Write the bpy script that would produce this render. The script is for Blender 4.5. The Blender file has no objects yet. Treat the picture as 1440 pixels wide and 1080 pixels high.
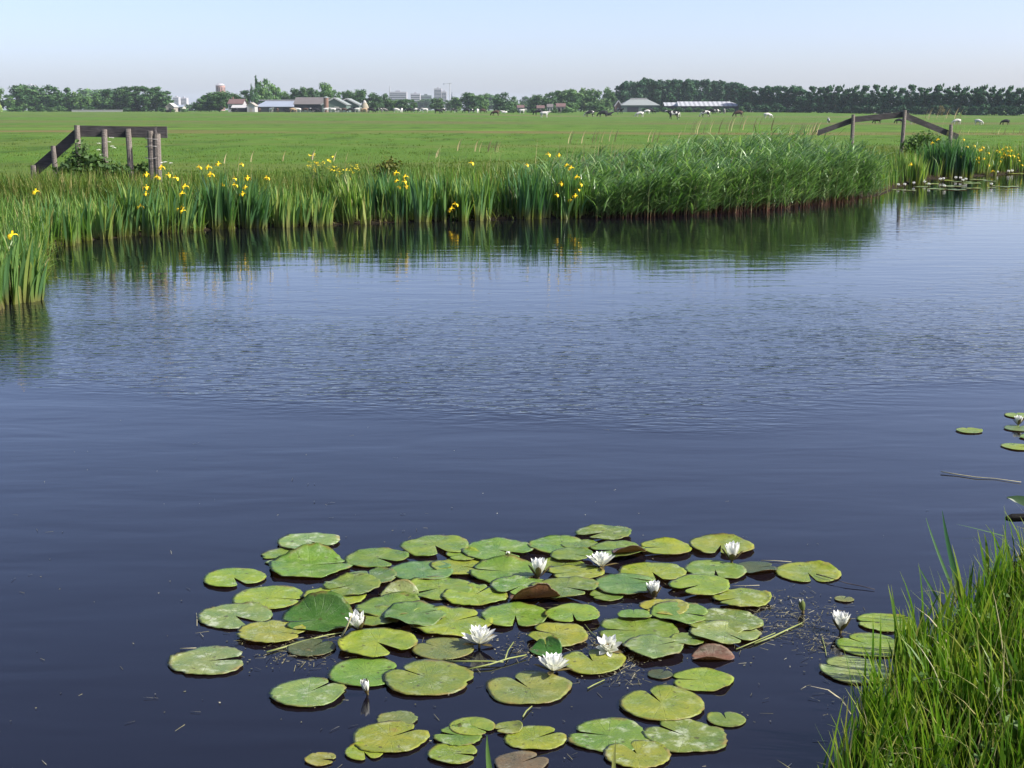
import bpy, bmesh, math, random
import numpy as np
from mathutils import Vector, Matrix, noise as mnoise

random.seed(7)
RNG = np.random.default_rng(11)
PI = math.pi
S = bpy.context.scene
COL = S.collection

# ------------------------------------------------------------------ camera
EYE, FOC, HORIZON = 1.95, 1900.0, 153.5
PITCH = math.atan((540 - HORIZON) / FOC)
CP, SP = math.cos(PITCH), math.sin(PITCH)
cam_data = bpy.data.cameras.new('camera')
cam_data.sensor_width = 36.0
cam_data.lens = 36.0 * FOC / 1440.0
cam_data.clip_start, cam_data.clip_end = 0.05, 20000
cam = bpy.data.objects.new('camera', cam_data)
cam.location = (0, 0, EYE)
cam.rotation_euler = (PI / 2 - PITCH, 0, 0)
COL.objects.link(cam)
S.camera = cam


def ray(px, py):
    a, b = (px - 720) / FOC, (540 - py) / FOC
    return Vector((a, CP + b * SP, -SP + b * CP))


def on_plane(px, py, z=0.0):
    d = ray(px, py)
    t = (z - EYE) / d.z
    return Vector((d.x * t, d.y * t, z))


def at(px, py, Y):
    d = ray(px, py)
    t = Y / d.y
    return Vector((d.x * t, Y, EYE + d.z * t))


# ------------------------------------------------------------------ tagging
def tag(o, label=None, cat=None, group=None, kind=None):
    if label: o['label'] = label
    if cat: o['category'] = cat
    if group: o['group'] = group
    if kind: o['kind'] = kind
    return o


def link(name, mesh, mat=None, parent=None, color=None, smooth=None):
    o = bpy.data.objects.new(name, mesh)
    if mat is not None:
        if len(mesh.materials): mesh.materials.clear()
        for m in (mat if isinstance(mat, (list, tuple)) else [mat]):
            mesh.materials.append(m)
    if color: o.color = color
    if smooth is not None:
        mesh.polygons.foreach_set('use_smooth', [smooth] * len(mesh.polygons))
    COL.objects.link(o)
    if parent is not None: o.parent = parent
    return o


def empty(name, loc=(0, 0, 0), rz=0.0):
    o = bpy.data.objects.new(name, None)
    o.empty_display_size = 0.2
    o.location = loc
    o.rotation_euler = (0, 0, rz)
    COL.objects.link(o)
    return o


def dup(root, loc, rz=0.0, scale=None):
    r = root.copy(); COL.objects.link(r)
    r.location = loc; r.rotation_euler = (0, 0, rz)
    if scale: r.scale = scale
    for ch in list(root.children):
        c = ch.copy(); COL.objects.link(c); c.parent = r
        for g in list(ch.children):
            d = g.copy(); COL.objects.link(d); d.parent = c
    return r


# ------------------------------------------------------------------ mesh builder
class MB:
    def __init__(s):
        s.v = []; s.f = []; s.mi = []

    def add(s, vs, fs, mi=0):
        n = len(s.v)
        s.v += [tuple(p) for p in vs]
        s.f += [tuple(i + n for i in f) for f in fs]
        s.mi += [mi] * len(fs)

    def box(s, lo, hi, mi=0, M=None):
        x0, y0, z0 = lo; x1, y1, z1 = hi
        vs = [Vector(p) for p in ((x0, y0, z0), (x1, y0, z0), (x1, y1, z0), (x0, y1, z0), (x0, y0, z1), (x1, y0, z1), (x1, y1, z1), (x0, y1, z1))]
        if M is not None: vs = [M @ p for p in vs]
        s.add(vs, [(0, 3, 2, 1), (4, 5, 6, 7), (0, 1, 5, 4), (1, 2, 6, 5), (2, 3, 7, 6), (3, 0, 4, 7)], mi)

    def beam(s, a, b, h, d, mi=0, jit=0.0, n=6):
        """a plank from a to b: h tall (across), d thick in depth; slightly uneven"""
        a, b = Vector(a), Vector(b)
        ax = (b - a).normalized()
        side = Vector((0, 1, 0)) - ax * ax.y
        side.normalize()
        up = side.cross(ax)
        if up.z < 0: up = -up
        rings = []
        for i in range(n + 1):
            c = a.lerp(b, i / n)
            j = lambda: random.uniform(-jit, jit)
            rings.append([c + side * (d / 2 * q[0] + j()) + up * (h / 2 * q[1] + j()) for q in ((-1, -1), (1, -1), (1, 1), (-1, 1))])
        s.rings(rings, mi)

    def rings(s, rings, mi=0, cap=True):
        n = len(rings[0]); vs = [p for r in rings for p in r]; fs = []
        for i in range(len(rings) - 1):
            for k in range(n):
                fs.append((i * n + k, i * n + (k + 1) % n, (i + 1) * n + (k + 1) % n, (i + 1) * n + k))
        if cap:
            fs.append(tuple(range(n))[::-1])
            fs.append(tuple((len(rings) - 1) * n + k for k in range(n)))
        s.add(vs, fs, mi)

    def tube(s, pts, rad, n=8, mi=0, jit=0.0):
        pts = [Vector(p) for p in pts]; rings = []
        for i, p in enumerate(pts):
            d = (pts[min(i + 1, len(pts) - 1)] - pts[max(i - 1, 0)]).normalized()
            u = d.orthogonal().normalized() if abs(d.z) < .9 else (Vector((1, 0, 0)) - d * d.x).normalized()
            w = d.cross(u)
            r = rad[i] if isinstance(rad, (list, tuple)) else rad
            rings.append([p + (u * math.cos(2 * PI * k / n) + w * math.sin(2 * PI * k / n)) * r * (1 + random.uniform(-jit, jit)) for k in range(n)])
        s.rings(rings, mi)

    def mesh(s, name='mesh'):
        m = bpy.data.meshes.new(name)
        m.from_pydata(s.v, [], s.f)
        if any(s.mi): m.polygons.foreach_set('material_index', s.mi)
        m.update()
        return m

    def build(s, name, mat, parent=None, smooth=False, color=None):
        return link(name, s.mesh(name), mat, parent, color, smooth)


def np_mesh(name, V, F, attrs=None, smooth=True):
    """V (n,3), F (m,4) numpy arrays -> mesh, float point attributes"""
    m = bpy.data.meshes.new(name)
    V = np.asarray(V, np.float32); F = np.asarray(F, np.int32)
    k = F.shape[1]
    m.vertices.add(len(V)); m.vertices.foreach_set('co', V.ravel())
    m.loops.add(F.size); m.loops.foreach_set('vertex_index', F.ravel())
    m.polygons.add(len(F))
    m.polygons.foreach_set('loop_start', np.arange(0, F.size, k, dtype=np.int32))
    m.polygons.foreach_set('loop_total', np.full(len(F), k, np.int32))
    m.polygons.foreach_set('use_smooth', np.full(len(F), smooth, bool))
    for an, arr in (attrs or {}).items():
        a = m.attributes.new(an, 'FLOAT', 'POINT')
        a.data.foreach_set('value', np.asarray(arr, np.float32).ravel())
    m.update(calc_edges=True)
    return m


class Blades:
    """a collection of grass-like ribbons grown together into one mesh"""
    def __init__(s): s.V = []; s.F = []; s.R = []; s.T = []; s.n = 0

    def add(s, P, H, W, az, lean, bend, seg=4, prof=0.6, rnd=None, base_w=0.7, twist=0.3, bendpow=1.0):
        P = np.asarray(P, float); N = len(P)
        if N == 0: return
        H = np.broadcast_to(H, N).astype(float); W = np.broadcast_to(W, N).astype(float)
        az = np.broadcast_to(az, N).astype(float); lean = np.broadcast_to(lean, N).astype(float); bend = np.broadcast_to(bend, N).astype(float)
        if rnd is None: rnd = RNG.random(N)
        D = np.stack([np.cos(az), np.sin(az), np.zeros(N)], 1)
        ta = az + PI / 2 + RNG.normal(0, twist, N)
        side = np.stack([np.cos(ta), np.sin(ta), np.zeros(N)], 1)
        pos = P.copy(); V = np.zeros((N, seg + 1, 2, 3)); T = np.zeros((N, seg + 1, 2))
        for i in range(seg + 1):
            t = i / seg
            w = (base_w + (1 - base_w) * min(1, t / .4)) * (1 - max(0, (t - prof) / (1 - prof)) ** 1.6)
            w = max(w, 0.04)
            off = side * (W * w / 2)[:, None]
            V[:, i, 0] = pos - off; V[:, i, 1] = pos + off; T[:, i, :] = t
            th = lean + bend * ((i + .5) / seg) ** bendpow
            pos = pos + (D * np.sin(th)[:, None] + np.array([0, 0, 1.]) * np.cos(th)[:, None]) * (H / seg)[:, None]
        base = s.n + np.arange(N)[:, None] * (2 * (seg + 1)) + np.arange(seg)[None, :] * 2
        F = np.stack([base, base + 1, base + 3, base + 2], 2).reshape(-1, 4)
        s.V.append(V.reshape(-1, 3)); s.F.append(F); s.T.append(T.ravel())
        s.R.append(np.repeat(rnd, 2 * (seg + 1)))
        s.n += N * 2 * (seg + 1)

    def mesh(s, name):
        return np_mesh(name, np.concatenate(s.V), np.concatenate(s.F), {'rnd': np.concatenate(s.R), 't': np.concatenate(s.T)})


def sstep(a, b, x):
    t = np.clip((np.asarray(x, float) - a) / (b - a), 0, 1)
    return t * t * (3 - 2 * t)


# ------------------------------------------------------------------ materials
def new_mat(name):
    m = bpy.data.materials.new(name); m.use_nodes = True
    nt = m.node_tree; nt.nodes.clear()
    out = nt.nodes.new('ShaderNodeOutputMaterial')
    return m, nt, out


class NT:
    """small node helper"""
    def __init__(s, nt): s.t = nt

    def n(s, kind, **kw):
        x = s.t.nodes.new('ShaderNode' + kind)
        for k, v in kw.items():
            if k in ('inp',):
                for a, b in v.items():
                    if hasattr(b, 'is_output') or isinstance(b, bpy.types.NodeSocket): s.t.links.new(b, x.inputs[a])
                    else: x.inputs[a].default_value = b
            else: setattr(x, k, v)
        return x

    def l(s, a, b): s.t.links.new(a, b)

    def math(s, op, a, b=0.0, c=None, clamp=False):
        x = s.t.nodes.new('ShaderNodeMath'); x.operation = op; x.use_clamp = clamp
        for i, v in enumerate((a, b) + ((c,) if c is not None else ())):
            if isinstance(v, bpy.types.NodeSocket): s.t.links.new(v, x.inputs[i])
            else: x.inputs[i].default_value = v
        return x.outputs[0]

    def mix(s, f, a, b, blend='MIX'):
        x = s.t.nodes.new('ShaderNodeMix'); x.data_type = 'RGBA'; x.blend_type = blend
        for sock, v in ((x.inputs[0], f), (x.inputs[6], a), (x.inputs[7], b)):
            if isinstance(v, bpy.types.NodeSocket): s.t.links.new(v, sock)
            elif isinstance(v, (int, float)): sock.default_value = v
            else: sock.default_value = (*v[:3], 1)
        return x.outputs[2]

    def noise(s, vec, scale, detail=2.0, rough=0.5, dist=0.0):
        x = s.n('TexNoise', inp={'Scale': scale, 'Detail': detail, 'Roughness': rough, 'Distortion': dist})
        if vec is not None: s.l(vec, x.inputs['Vector'])
        return x.outputs['Fac']

    def ramp(s, f, stops, interp='LINEAR'):
        x = s.t.nodes.new('ShaderNodeValToRGB'); x.color_ramp.interpolation = interp
        els = x.color_ramp.elements
        while len(els) < len(stops): els.new(0.5)
        for e, (p, c) in zip(els, stops):
            e.position = p
            e.color = (*c[:3], 1) if not isinstance(c, (int, float)) else (c, c, c, 1)
        s.l(f, x.inputs[0]); return x.outputs[0]

    def maprange(s, v, a, b, c=0.0, d=1.0, smooth=True):
        x = s.t.nodes.new('ShaderNodeMapRange'); x.interpolation_type = 'SMOOTHSTEP' if smooth else 'LINEAR'
        s.l(v, x.inputs[0])
        for i, q in enumerate((a, b, c, d)): x.inputs[1 + i].default_value = q
        return x.outputs[0]

    def mapping(s, vec, scale=(1, 1, 1), rot=(0, 0, 0), loc=(0, 0, 0)):
        x = s.n('Mapping'); x.inputs['Scale'].default_value = scale; x.inputs['Rotation'].default_value = rot; x.inputs['Location'].default_value = loc
        s.l(vec, x.inputs['Vector']); return x.outputs[0]


def leaf_shader(N, out, color, trans=0.35, rough=0.5, spec=0.35, tint=(1.0, 1.15, 0.5), normal=None):
    """reflecting and light-transmitting thin leaf"""
    p = N.n('BsdfPrincipled', inp={'Roughness': rough, 'Specular IOR Level': spec})
    N.l(color, p.inputs['Base Color'])
    tr = N.n('BsdfTranslucent')
    N.l(N.mix(1.0, color, tint, 'MULTIPLY'), tr.inputs['Color'])
    if normal is not None: N.l(normal, p.inputs['Normal'])
    mx = N.n('MixShader', inp={0: trans})
    N.l(p.outputs[0], mx.inputs[1]); N.l(tr.outputs[0], mx.inputs[2])
    N.l(mx.outputs[0], out.inputs['Surface'])


def mat_blade(name, stops, base=None, base_to=0.25, tip=None, trans=0.35, rough=0.45, spec=0.3, patch=None):
    m, nt, out = new_mat(name); N = NT(nt)
    r = N.n('Attribute', attribute_name='rnd').outputs['Fac']
    t = N.n('Attribute', attribute_name='t').outputs['Fac']
    c = N.ramp(r, stops)
    if patch:
        pos = N.n('NewGeometry').outputs['Position']
        c = N.mix(N.maprange(N.noise(pos, patch[1], 2), .42, .62), c, N.mix(1.0, c, patch[0], 'MULTIPLY'))
    if base: c = N.mix(N.maprange(t, 0.02, base_to, 1, 0), c, base)
    if tip: c = N.mix(N.maprange(t, 0.8, 1.0, 0, 0.7), c, tip)
    leaf_shader(N, out, c, trans, rough, spec)
    return m


def mat_plain(name, col, rough=0.7, spec=0.3, var=0.15, scale=3.0, bump=0.0, obj=True, metal=0.0):
    m, nt, out = new_mat(name); N = NT(nt)
    tc = N.n('TexCoord').outputs['Object']
    f = N.noise(tc, scale, 4)
    c = N.mix(f, [k * (1 - var) for k in col], [min(1, k * (1 + var)) for k in col])
    p = N.n('BsdfPrincipled', inp={'Roughness': rough, 'Specular IOR Level': spec, 'Metallic': metal})
    N.l(c, p.inputs['Base Color'])
    if bump:
        b = N.n('Bump', inp={'Strength': bump, 'Distance': 0.02}); N.l(N.noise(tc, scale * 6, 4), b.inputs['Height']); N.l(b.outputs[0], p.inputs['Normal'])
    N.l(p.outputs[0], out.inputs['Surface'])
    return m


def mat_wood(name, col):
    m, nt, out = new_mat(name); N = NT(nt)
    tc = N.n('NewGeometry').outputs['Position']
    f = N.noise(N.mapping(tc, (3, 3, 3)), 2.0, 4)
    g = N.noise(N.mapping(tc, (4, 40, 40)), 1.5, 4)
    c = N.mix(f, [k * .6 for k in col], [k * 1.35 for k in col])
    c = N.mix(N.maprange(g, .35, .7, 0, .6), c, [k * .35 for k in col])
    p = N.n('BsdfPrincipled', inp={'Roughness': .85, 'Specular IOR Level': .2})
    N.l(c, p.inputs['Base Color'])
    b = N.n('Bump', inp={'Strength': .6, 'Distance': .02}); N.l(g, b.inputs['Height']); N.l(b.outputs[0], p.inputs['Normal'])
    N.l(p.outputs[0], out.inputs['Surface'])
    return m
# ------------------------------------------------------------------ light and air
SUN_EL, SUN_AZ = math.radians(42), math.radians(-14)      # azimuth measured from +x (right) towards +y (away)
w = bpy.data.worlds.new('World'); S.world = w; w.use_nodes = True
nt = w.node_tree; nt.nodes.clear()
sky = nt.nodes.new('ShaderNodeTexSky'); sky.sky_type = 'NISHITA'; sky.sun_disc = False
sky.sun_elevation = SUN_EL
sky.sun_rotation = math.radians(90) - SUN_AZ
sky.altitude = 500; sky.air_density = 0.62; sky.dust_density = 2.3; sky.ozone_density = 0.8
bg = nt.nodes.new('ShaderNodeBackground'); bg.inputs['Strength'].default_value = 0.107
wo = nt.nodes.new('ShaderNodeOutputWorld')
tint = nt.nodes.new('ShaderNodeMix'); tint.data_type = 'RGBA'; tint.blend_type = 'MULTIPLY'; tint.inputs[0].default_value = 1.0
tint.inputs[7].default_value = (1.05, 0.98, 1.04, 1)      # colour correction shifting the sky slightly towards violet
nt.links.new(sky.outputs[0], tint.inputs[6]); nt.links.new(tint.outputs[2], bg.inputs['Color']); nt.links.new(bg.outputs[0], wo.inputs['Surface'])

sl = bpy.data.lights.new('sun', 'SUN'); sl.energy = 4.1; sl.angle = math.radians(0.5); sl.color = (1.0, 0.96, 0.90)
sun = bpy.data.objects.new('sun', sl); COL.objects.link(sun)
sd = Vector((math.cos(SUN_EL) * math.cos(SUN_AZ), math.cos(SUN_EL) * math.sin(SUN_AZ), math.sin(SUN_EL)))
sun.rotation_euler = sd.to_track_quat('Z', 'Y').to_euler()
sun.location = (20, 10, 30)

S.view_settings.view_transform = 'Standard'; S.view_settings.look = 'None'
S.view_settings.gamma = 1; S.view_settings.exposure = 1.15
S.cycles.max_bounces = 6; S.cycles.transparent_max_bounces = 4; S.cycles.volume_bounces = 0

# ------------------------------------------------------------------ the channel's outline
far_px = [(-420, 560), (-200, 530), (-60, 470), (0, 432), (40, 402), (56, 372), (66, 345), (120, 337), (200, 330), (300, 322), (400, 318),
          (480, 315), (560, 312), (700, 308), (830, 306), (950, 302), (1050, 296), (1150, 286), (1235, 274), (1262, 262), (1300, 252), (1440, 243)]
near_px = [(1600, 720), (1470, 800), (1400, 850), (1330, 920), (1270, 990), (1215, 1060), (1170, 1150)]
FAR = [on_plane(*p).xy for p in far_px]
NEAR = [on_plane(*p).xy for p in near_px]
POLY = [Vector((-60, 9.5)), Vector((-14, 9.0))] + FAR + [Vector((28, 50)), Vector((60, 72)), Vector((120, 110))] + \
       [Vector((120, 92)), Vector((40, 42)), Vector((14, 18.5)), Vector((6, 10.2))] + NEAR + [Vector((.6, 3.05)), Vector((-3, 3.0)), Vector((-10, 2.4)), Vector((-60, 1.0))]
PA = np.array([[p.x, p.y] for p in POLY]); PB = np.roll(PA, -1, 0)


def signed_dist(x, y):
    """distance to the water's edge: positive on land, negative on the water"""
    x = np.asarray(x, float).ravel(); y = np.asarray(y, float).ravel()
    out = np.zeros(len(x))
    for s in range(0, len(x), 20000):
        q = np.stack([x[s:s + 20000], y[s:s + 20000]], 1)[:, None, :]
        e = (PB - PA)[None]; wv = q - PA[None]
        t = np.clip((wv * e).sum(2) / (e * e).sum(2), 0, 1)
        d = np.sqrt(((wv - e * t[..., None]) ** 2).sum(2)).min(1)
        yi, yj = PA[:, 1][None], PB[:, 1][None]; xi, xj = PA[:, 0][None], PB[:, 0][None]
        X, Y = q[:, :, 0], q[:, :, 1]
        cross = ((yi > Y) != (yj > Y)) & (X < (xj - xi) * (Y - yi) / np.where(yj == yi, 1e-9, yj - yi) + xi)
        inside = cross.sum(1) % 2 == 1
        out[s:s + 20000] = np.where(inside, -d, d)
    return out


def ground(x, y):
    x = np.asarray(x, float); y = np.asarray(y, float); shp = np.broadcast(x, y).shape
    x = np.broadcast_to(x, shp).ravel(); y = np.broadcast_to(y, shp).ravel()
    s = signed_dist(x, y)
    z = 0.03 + 0.27 * sstep(0, 1.3, s) - 0.75 * sstep(0, .9, -s)
    z = z + 0.03 * np.sin(x * 1.7 + y * .6) * sstep(.5, 2, s) * (1 - sstep(30, 60, y))
    z = z - 0.68 * sstep(6, 32, s) * (y > 12)
    D = y; u = x / np.maximum(D, 1)
    rise = sstep(230, 480, D) * (1 - sstep(-.11, .06, u)) * 1.15 * (1 - .8 * sstep(900, 2000, D))
    rise = rise + .95 * sstep(400, 600, D) * sstep(-.11, .06, u) * (1 - .75 * sstep(.17, .34, u)) * (1 - .8 * sstep(900, 2000, D))
    return (z + rise).reshape(shp)


def gz(x, y): return float(ground(np.array([x]), np.array([y]))[0])


def grow(a, step, lim, k=1.13):
    r = [a]
    while abs(r[-1]) < lim: r.append(r[-1] + step); step *= k
    return r


xs = np.array(sorted(set([-v for v in grow(15, .5, 5100)] + list(np.arange(-14.8, 22, .3)) + grow(22, .5, 5100))))
ys = np.array(sorted(set([-v for v in grow(.3, .3, 200, 1.3)] + list(np.arange(0, 50, .3)) + grow(50, .6, 5100, 1.09))))
X, Y = np.meshgrid(xs, ys); Z = ground(X, Y)
nx, ny = len(xs), len(ys)
idx = np.arange(nx * ny).reshape(ny, nx)
F = np.stack([idx[:-1, :-1], idx[:-1, 1:], idx[1:, 1:], idx[1:, :-1]], 2).reshape(-1, 4)

m, nt_, out = new_mat('meadow_grass'); N = NT(nt_)
pos = N.n('NewGeometry').outputs['Position']
sep = N.n('SeparateXYZ'); N.l(pos, sep.inputs[0])
fine = N.noise(N.mapping(pos, (1.0, .35, 1)), 3.0, 5, .65)
mid = N.noise(N.mapping(pos, (.045, .10, .05)), 1.0, 4, .6)
big = N.noise(N.mapping(pos, (.006, .035, .01)), 1.0, 3)
c = N.mix(fine, (.054, .116, .012), (.092, .172, .024))
c = N.mix(N.maprange(mid, .42, .66), c, (.082, .138, .022))
c = N.mix(N.maprange(big, .53, .68, 0, .8), c, (.118, .122, .040))
clod = N.noise(N.mapping(pos, (.30, .075, .3)), 1.0, 5, .62)
c = N.mix(N.maprange(clod, .50, .68, 0, .75), c, (.040, .082, .012))
c = N.mix(N.maprange(clod, .30, .45, .55, 0), c, (.125, .185, .040))
# rough strips along the old field drains that cross the meadow
yy = N.math('ADD', sep.outputs['Y'], N.math('MULTIPLY', sep.outputs['X'], .18))
yy = N.math('ADD', yy, N.math('MULTIPLY', N.noise(N.mapping(pos, (.04, .04, .04)), 1.0, 3), 26.0))
for y0, wd, colr, amt in ((140, 12, (.150, .115, .050), 1.0), (158, 5, (.14, .21, .035), .8), (240, 34, (.115, .105, .045), .85), (330, 22, (.10, .115, .045), .75), (88, 7, (.125, .135, .04), .6), (52, 9, (.115, .130, .035), .7), (440, 40, (.13, .125, .06), .8)):
    d = N.math('ABSOLUTE', N.math('SUBTRACT', yy, y0 + 13))
    c = N.mix(N.math('MULTIPLY', N.maprange(d, wd * .3, wd, amt, 0), N.maprange(N.noise(N.mapping(pos, (.03, .06, .03), (0, 0, 0), (y0, 0, 0)), 1.0, 4, .65), .32, .62, .05, 1)), c, colr)
tuft = N.noise(N.mapping(pos, (.55, .22, .5)), 1.0, 4, .7)
c = N.mix(N.maprange(tuft, .62, .74, 0, .6), c, (.042, .082, .015))
mud = N.maprange(N.n('Attribute', attribute_name='shore').outputs['Fac'], .35, .9, 1, 0)
c = N.mix(mud, c, N.mix(fine, (.014, .012, .008), (.034, .024, .015)))
c = N.mix(1.0, c, (.86, .90, .76), 'MULTIPLY')
p = N.n('BsdfPrincipled', inp={'Roughness': .9, 'Specular IOR Level': .1}); N.l(c, p.inputs['Base Color'])
b = N.n('Bump', inp={'Strength': .8, 'Distance': .12}); N.l(N.noise(pos, 5.0, 5, .7), b.inputs['Height']); N.l(b.outputs[0], p.inputs['Normal'])
N.l(p.outputs[0], out.inputs['Surface'])
gm = np_mesh('meadow', np.stack([X, Y, Z], 2).reshape(-1, 3), F, {'shore': np.clip(signed_dist(X, Y), -1, 50)})
tag(link('meadow_ground', gm, m), kind='structure')

# ------------------------------------------------------------------ water
m, nt_, out = new_mat('ditch_water'); N = NT(nt_)
pos = N.n('NewGeometry').outputs['Position']
sep = N.n('SeparateXYZ'); N.l(pos, sep.inputs[0])
warp = N.noise(N.mapping(pos, (.22, .35, 1)), 1.0, 3)
xx = N.math('MULTIPLY', sep.outputs['X'], sep.outputs['X'])
yw = N.math('SUBTRACT', sep.outputs['Y'], N.math('MINIMUM', N.math('MULTIPLY', xx, .085), 4.0))
yw = N.math('ADD', yw, N.math('MULTIPLY', N.math('SUBTRACT', warp, .5), 2.6))
gust = N.math('MULTIPLY', N.maprange(yw, 7.9, 8.9), N.maprange(yw, 9.6, 15.0, 1, .05))
soft = N.maprange(N.noise(N.mapping(pos, (.3, .5, 1), (0, 0, .4)), 1.0, 3), .3, .7, .5, 1)
gust = N.math('MULTIPLY', gust, soft)
rip = N.math('ADD', N.math('MULTIPLY', N.noise(N.mapping(pos, (.42, 1.1, 1), (0, 0, .42)), 11.0, 2, .5, .2), .6), N.math('MULTIPLY', N.noise(N.mapping(pos, (.42, 1.1, 1), (0, 0, -.16)), 13.0, 2, .5, .2), .5))
rip2 = N.noise(N.mapping(pos, (.5, 1.0, 1), (0, 0, -.2)), 27.0, 2, .5)
swell = N.noise(N.mapping(pos, (.35, 1.0, 1), (0, 0, .06)), 2.6, 2, .5, .4)
long_ = N.noise(N.mapping(pos, (.16, 1.0, 1), (0, 0, .03)), 5.0, 2, .5)
far_calm = N.maprange(sep.outputs['Y'], 3.5, 20, .25, 1.0)
h = N.math('MULTIPLY', rip, N.math('ADD', N.math('MULTIPLY', gust, .0155), .0006))
h = N.math('ADD', h, N.math('MULTIPLY', rip2, N.math('MULTIPLY', gust, .0016)))
h = N.math('ADD', h, N.math('MULTIPLY', swell, .0042))
h = N.math('ADD', h, N.math('MULTIPLY', long_, N.math('MULTIPLY', far_calm, .0022)))
bp = N.n('Bump', inp={'Strength': 1.0, 'Distance': 1.0}); N.l(h, bp.inputs['Height'])
murk = N.mix(N.noise(pos, .6, 3), (.0034, .0032, .0060), (.0054, .0046, .0074))
p = N.n('BsdfPrincipled', inp={'Roughness': .03, 'IOR': 1.49, 'Specular IOR Level': .5}); N.l(murk, p.inputs['Base Color'])
N.l(bp.outputs[0], p.inputs['Normal']); N.l(p.outputs[0], out.inputs['Surface'])
bm = bmesh.new()
cen = PA.mean(0)
vs = []
for i in range(len(PA)):                       # edge pushed a little under the banks
    t0 = PA[i] - PA[i - 1]; t1 = PB[i] - PA[i]
    nrm = np.array([t0[1], -t0[0]]) / np.linalg.norm(t0) + np.array([t1[1], -t1[0]]) / np.linalg.norm(t1)
    nrm = nrm / max(np.linalg.norm(nrm), 1e-6)
    q = PA[i] + nrm * .25
    if signed_dist([q[0]], [q[1]])[0] < 0: q = PA[i] - nrm * .25
    vs.append(bm.verts.new((q[0], q[1], 0)))
f = bm.faces.new(vs); 
if f.normal.z < 0: f.normal_flip()
bmesh.ops.triangulate(bm, faces=[f])
wm = bpy.data.meshes.new('ditch_water'); bm.to_mesh(wm); bm.free()
wo_ = tag(link('water', wm, m), kind='structure')
for pl in wm.polygons:
    if pl.normal.z < 0: pl.flip()

# ------------------------------------------------------------------ hazy summer air
m, nt_, out = new_mat('summer_haze'); N = NT(nt_)
pv = N.n('VolumePrincipled', inp={'Color': (.78, .90, 1.0, 1), 'Density': .00009, 'Anisotropy': .0})
N.l(pv.outputs[0], out.inputs['Volume'])
hb = MB(); hb.box((-6500, -400, -1.9), (6500, 6500, 62))
tag(hb.build('haze', m), kind='stuff')
# ------------------------------------------------------------------ water lilies
m, nt_, out = new_mat('lily_pad_leaf'); N = NT(nt_)
oi = N.n('ObjectInfo'); base = oi.outputs['Color']
tc = N.n('TexCoord').outputs['Object']
off = N.n('Combine' + 'XYZ'); N.l(N.math('MULTIPLY', oi.outputs['Random'], 37.0), off.inputs[0]); N.l(N.math('MULTIPLY', oi.outputs['Random'], 11.0), off.inputs[1])
va = N.n('VectorMath', operation='ADD'); N.l(tc, va.inputs[0]); N.l(off.outputs[0], va.inputs[1]); v = va.outputs[0]
rr = N.n('Attribute', attribute_name='r').outputs['Fac']; aa = N.n('Attribute', attribute_name='a').outputs['Fac']
blotch = N.noise(v, 9, 4, .6); fine = N.noise(v, 60, 5, .7); grain = N.noise(v, 160, 2)
c = N.mix(N.maprange(blotch, .3, .7), N.mix(1.0, base, (.72, .84, .75), 'MULTIPLY'), N.mix(1.0, base, (1.22, 1.1, 1.0), 'MULTIPLY'))
c = N.mix(N.maprange(fine, .35, .7, 0, .35), c, N.mix(1.0, base, (.6, .68, .6), 'MULTIPLY'))
# veins run out from the stalk and fork near the rim
wob = N.math('MULTIPLY', N.math('SUBTRACT', fine, .5), .5)
vein = N.math('ABSOLUTE', N.math('SINE', N.math('ADD', N.math('MULTIPLY', aa, 9.0), wob)))
vein = N.maprange(vein, 0.0, .20, 1, 0)
vein = N.math('MULTIPLY', vein, N.maprange(rr, .05, .95, .8, .15))
c = N.mix(N.math('MULTIPLY', vein, .95), c, N.mix(1.0, base, (1.5, 1.35, 1.5), 'MULTIPLY'))
# dried silvery scuffs, amount per pad in the colour's alpha
sc = N.math('MULTIPLY', N.maprange(N.noise(v, 16, 5, .7), .50, .66), oi.outputs['Alpha'])
c = N.mix(N.math('MULTIPLY', sc, .7), c, (.42, .46, .32))
# brown rim and bite marks
rimm = N.math('MULTIPLY', N.maprange(rr, .86, 1.0), N.maprange(N.noise(v, 14, 3), .45, .62))
c = N.mix(N.math('MULTIPLY', rimm, .7), c, (.16, .10, .03))
rot = N.math('MULTIPLY', N.maprange(N.noise(v, 7.5, 4, .65), .64, .72), N.maprange(oi.outputs['Random'], .35, .6))
c = N.mix(N.math('MULTIPLY', rot, .65), c, (.20, .15, .035))
spot = N.maprange(N.noise(v, 38, 2, .4), .66, .71)
c = N.mix(N.math('MULTIPLY', spot, .7), c, (.05, .04, .015))
back = N.n('NewGeometry').outputs['Backfacing']
c = N.mix(back, c, N.mix(blotch, (.12, .035, .025), (.17, .09, .035)))
bp = N.n('Bump', inp={'Strength': .8, 'Distance': .008})
N.l(N.math('ADD', N.math('MULTIPLY', vein, -.5), N.math('ADD', blotch, N.math('MULTIPLY', fine, .5))), bp.inputs['Height'])
p = N.n('BsdfPrincipled', inp={'Specular IOR Level': .36}); N.l(c, p.inputs['Base Color'])
N.l(N.maprange(blotch, .3, .7, .24, .52), p.inputs['Roughness']); N.l(bp.outputs[0], p.inputs['Normal'])
tr = N.n('BsdfTranslucent'); N.l(N.mix(1.0, c, (1, 1.1, .4), 'MULTIPLY'), tr.inputs['Color'])
mx = N.n('MixShader', inp={0: .12}); N.l(p.outputs[0], mx.inputs[1]); N.l(tr.outputs[0], mx.inputs[2]); N.l(mx.outputs[0], out.inputs['Surface'])
PADMAT = m

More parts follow.
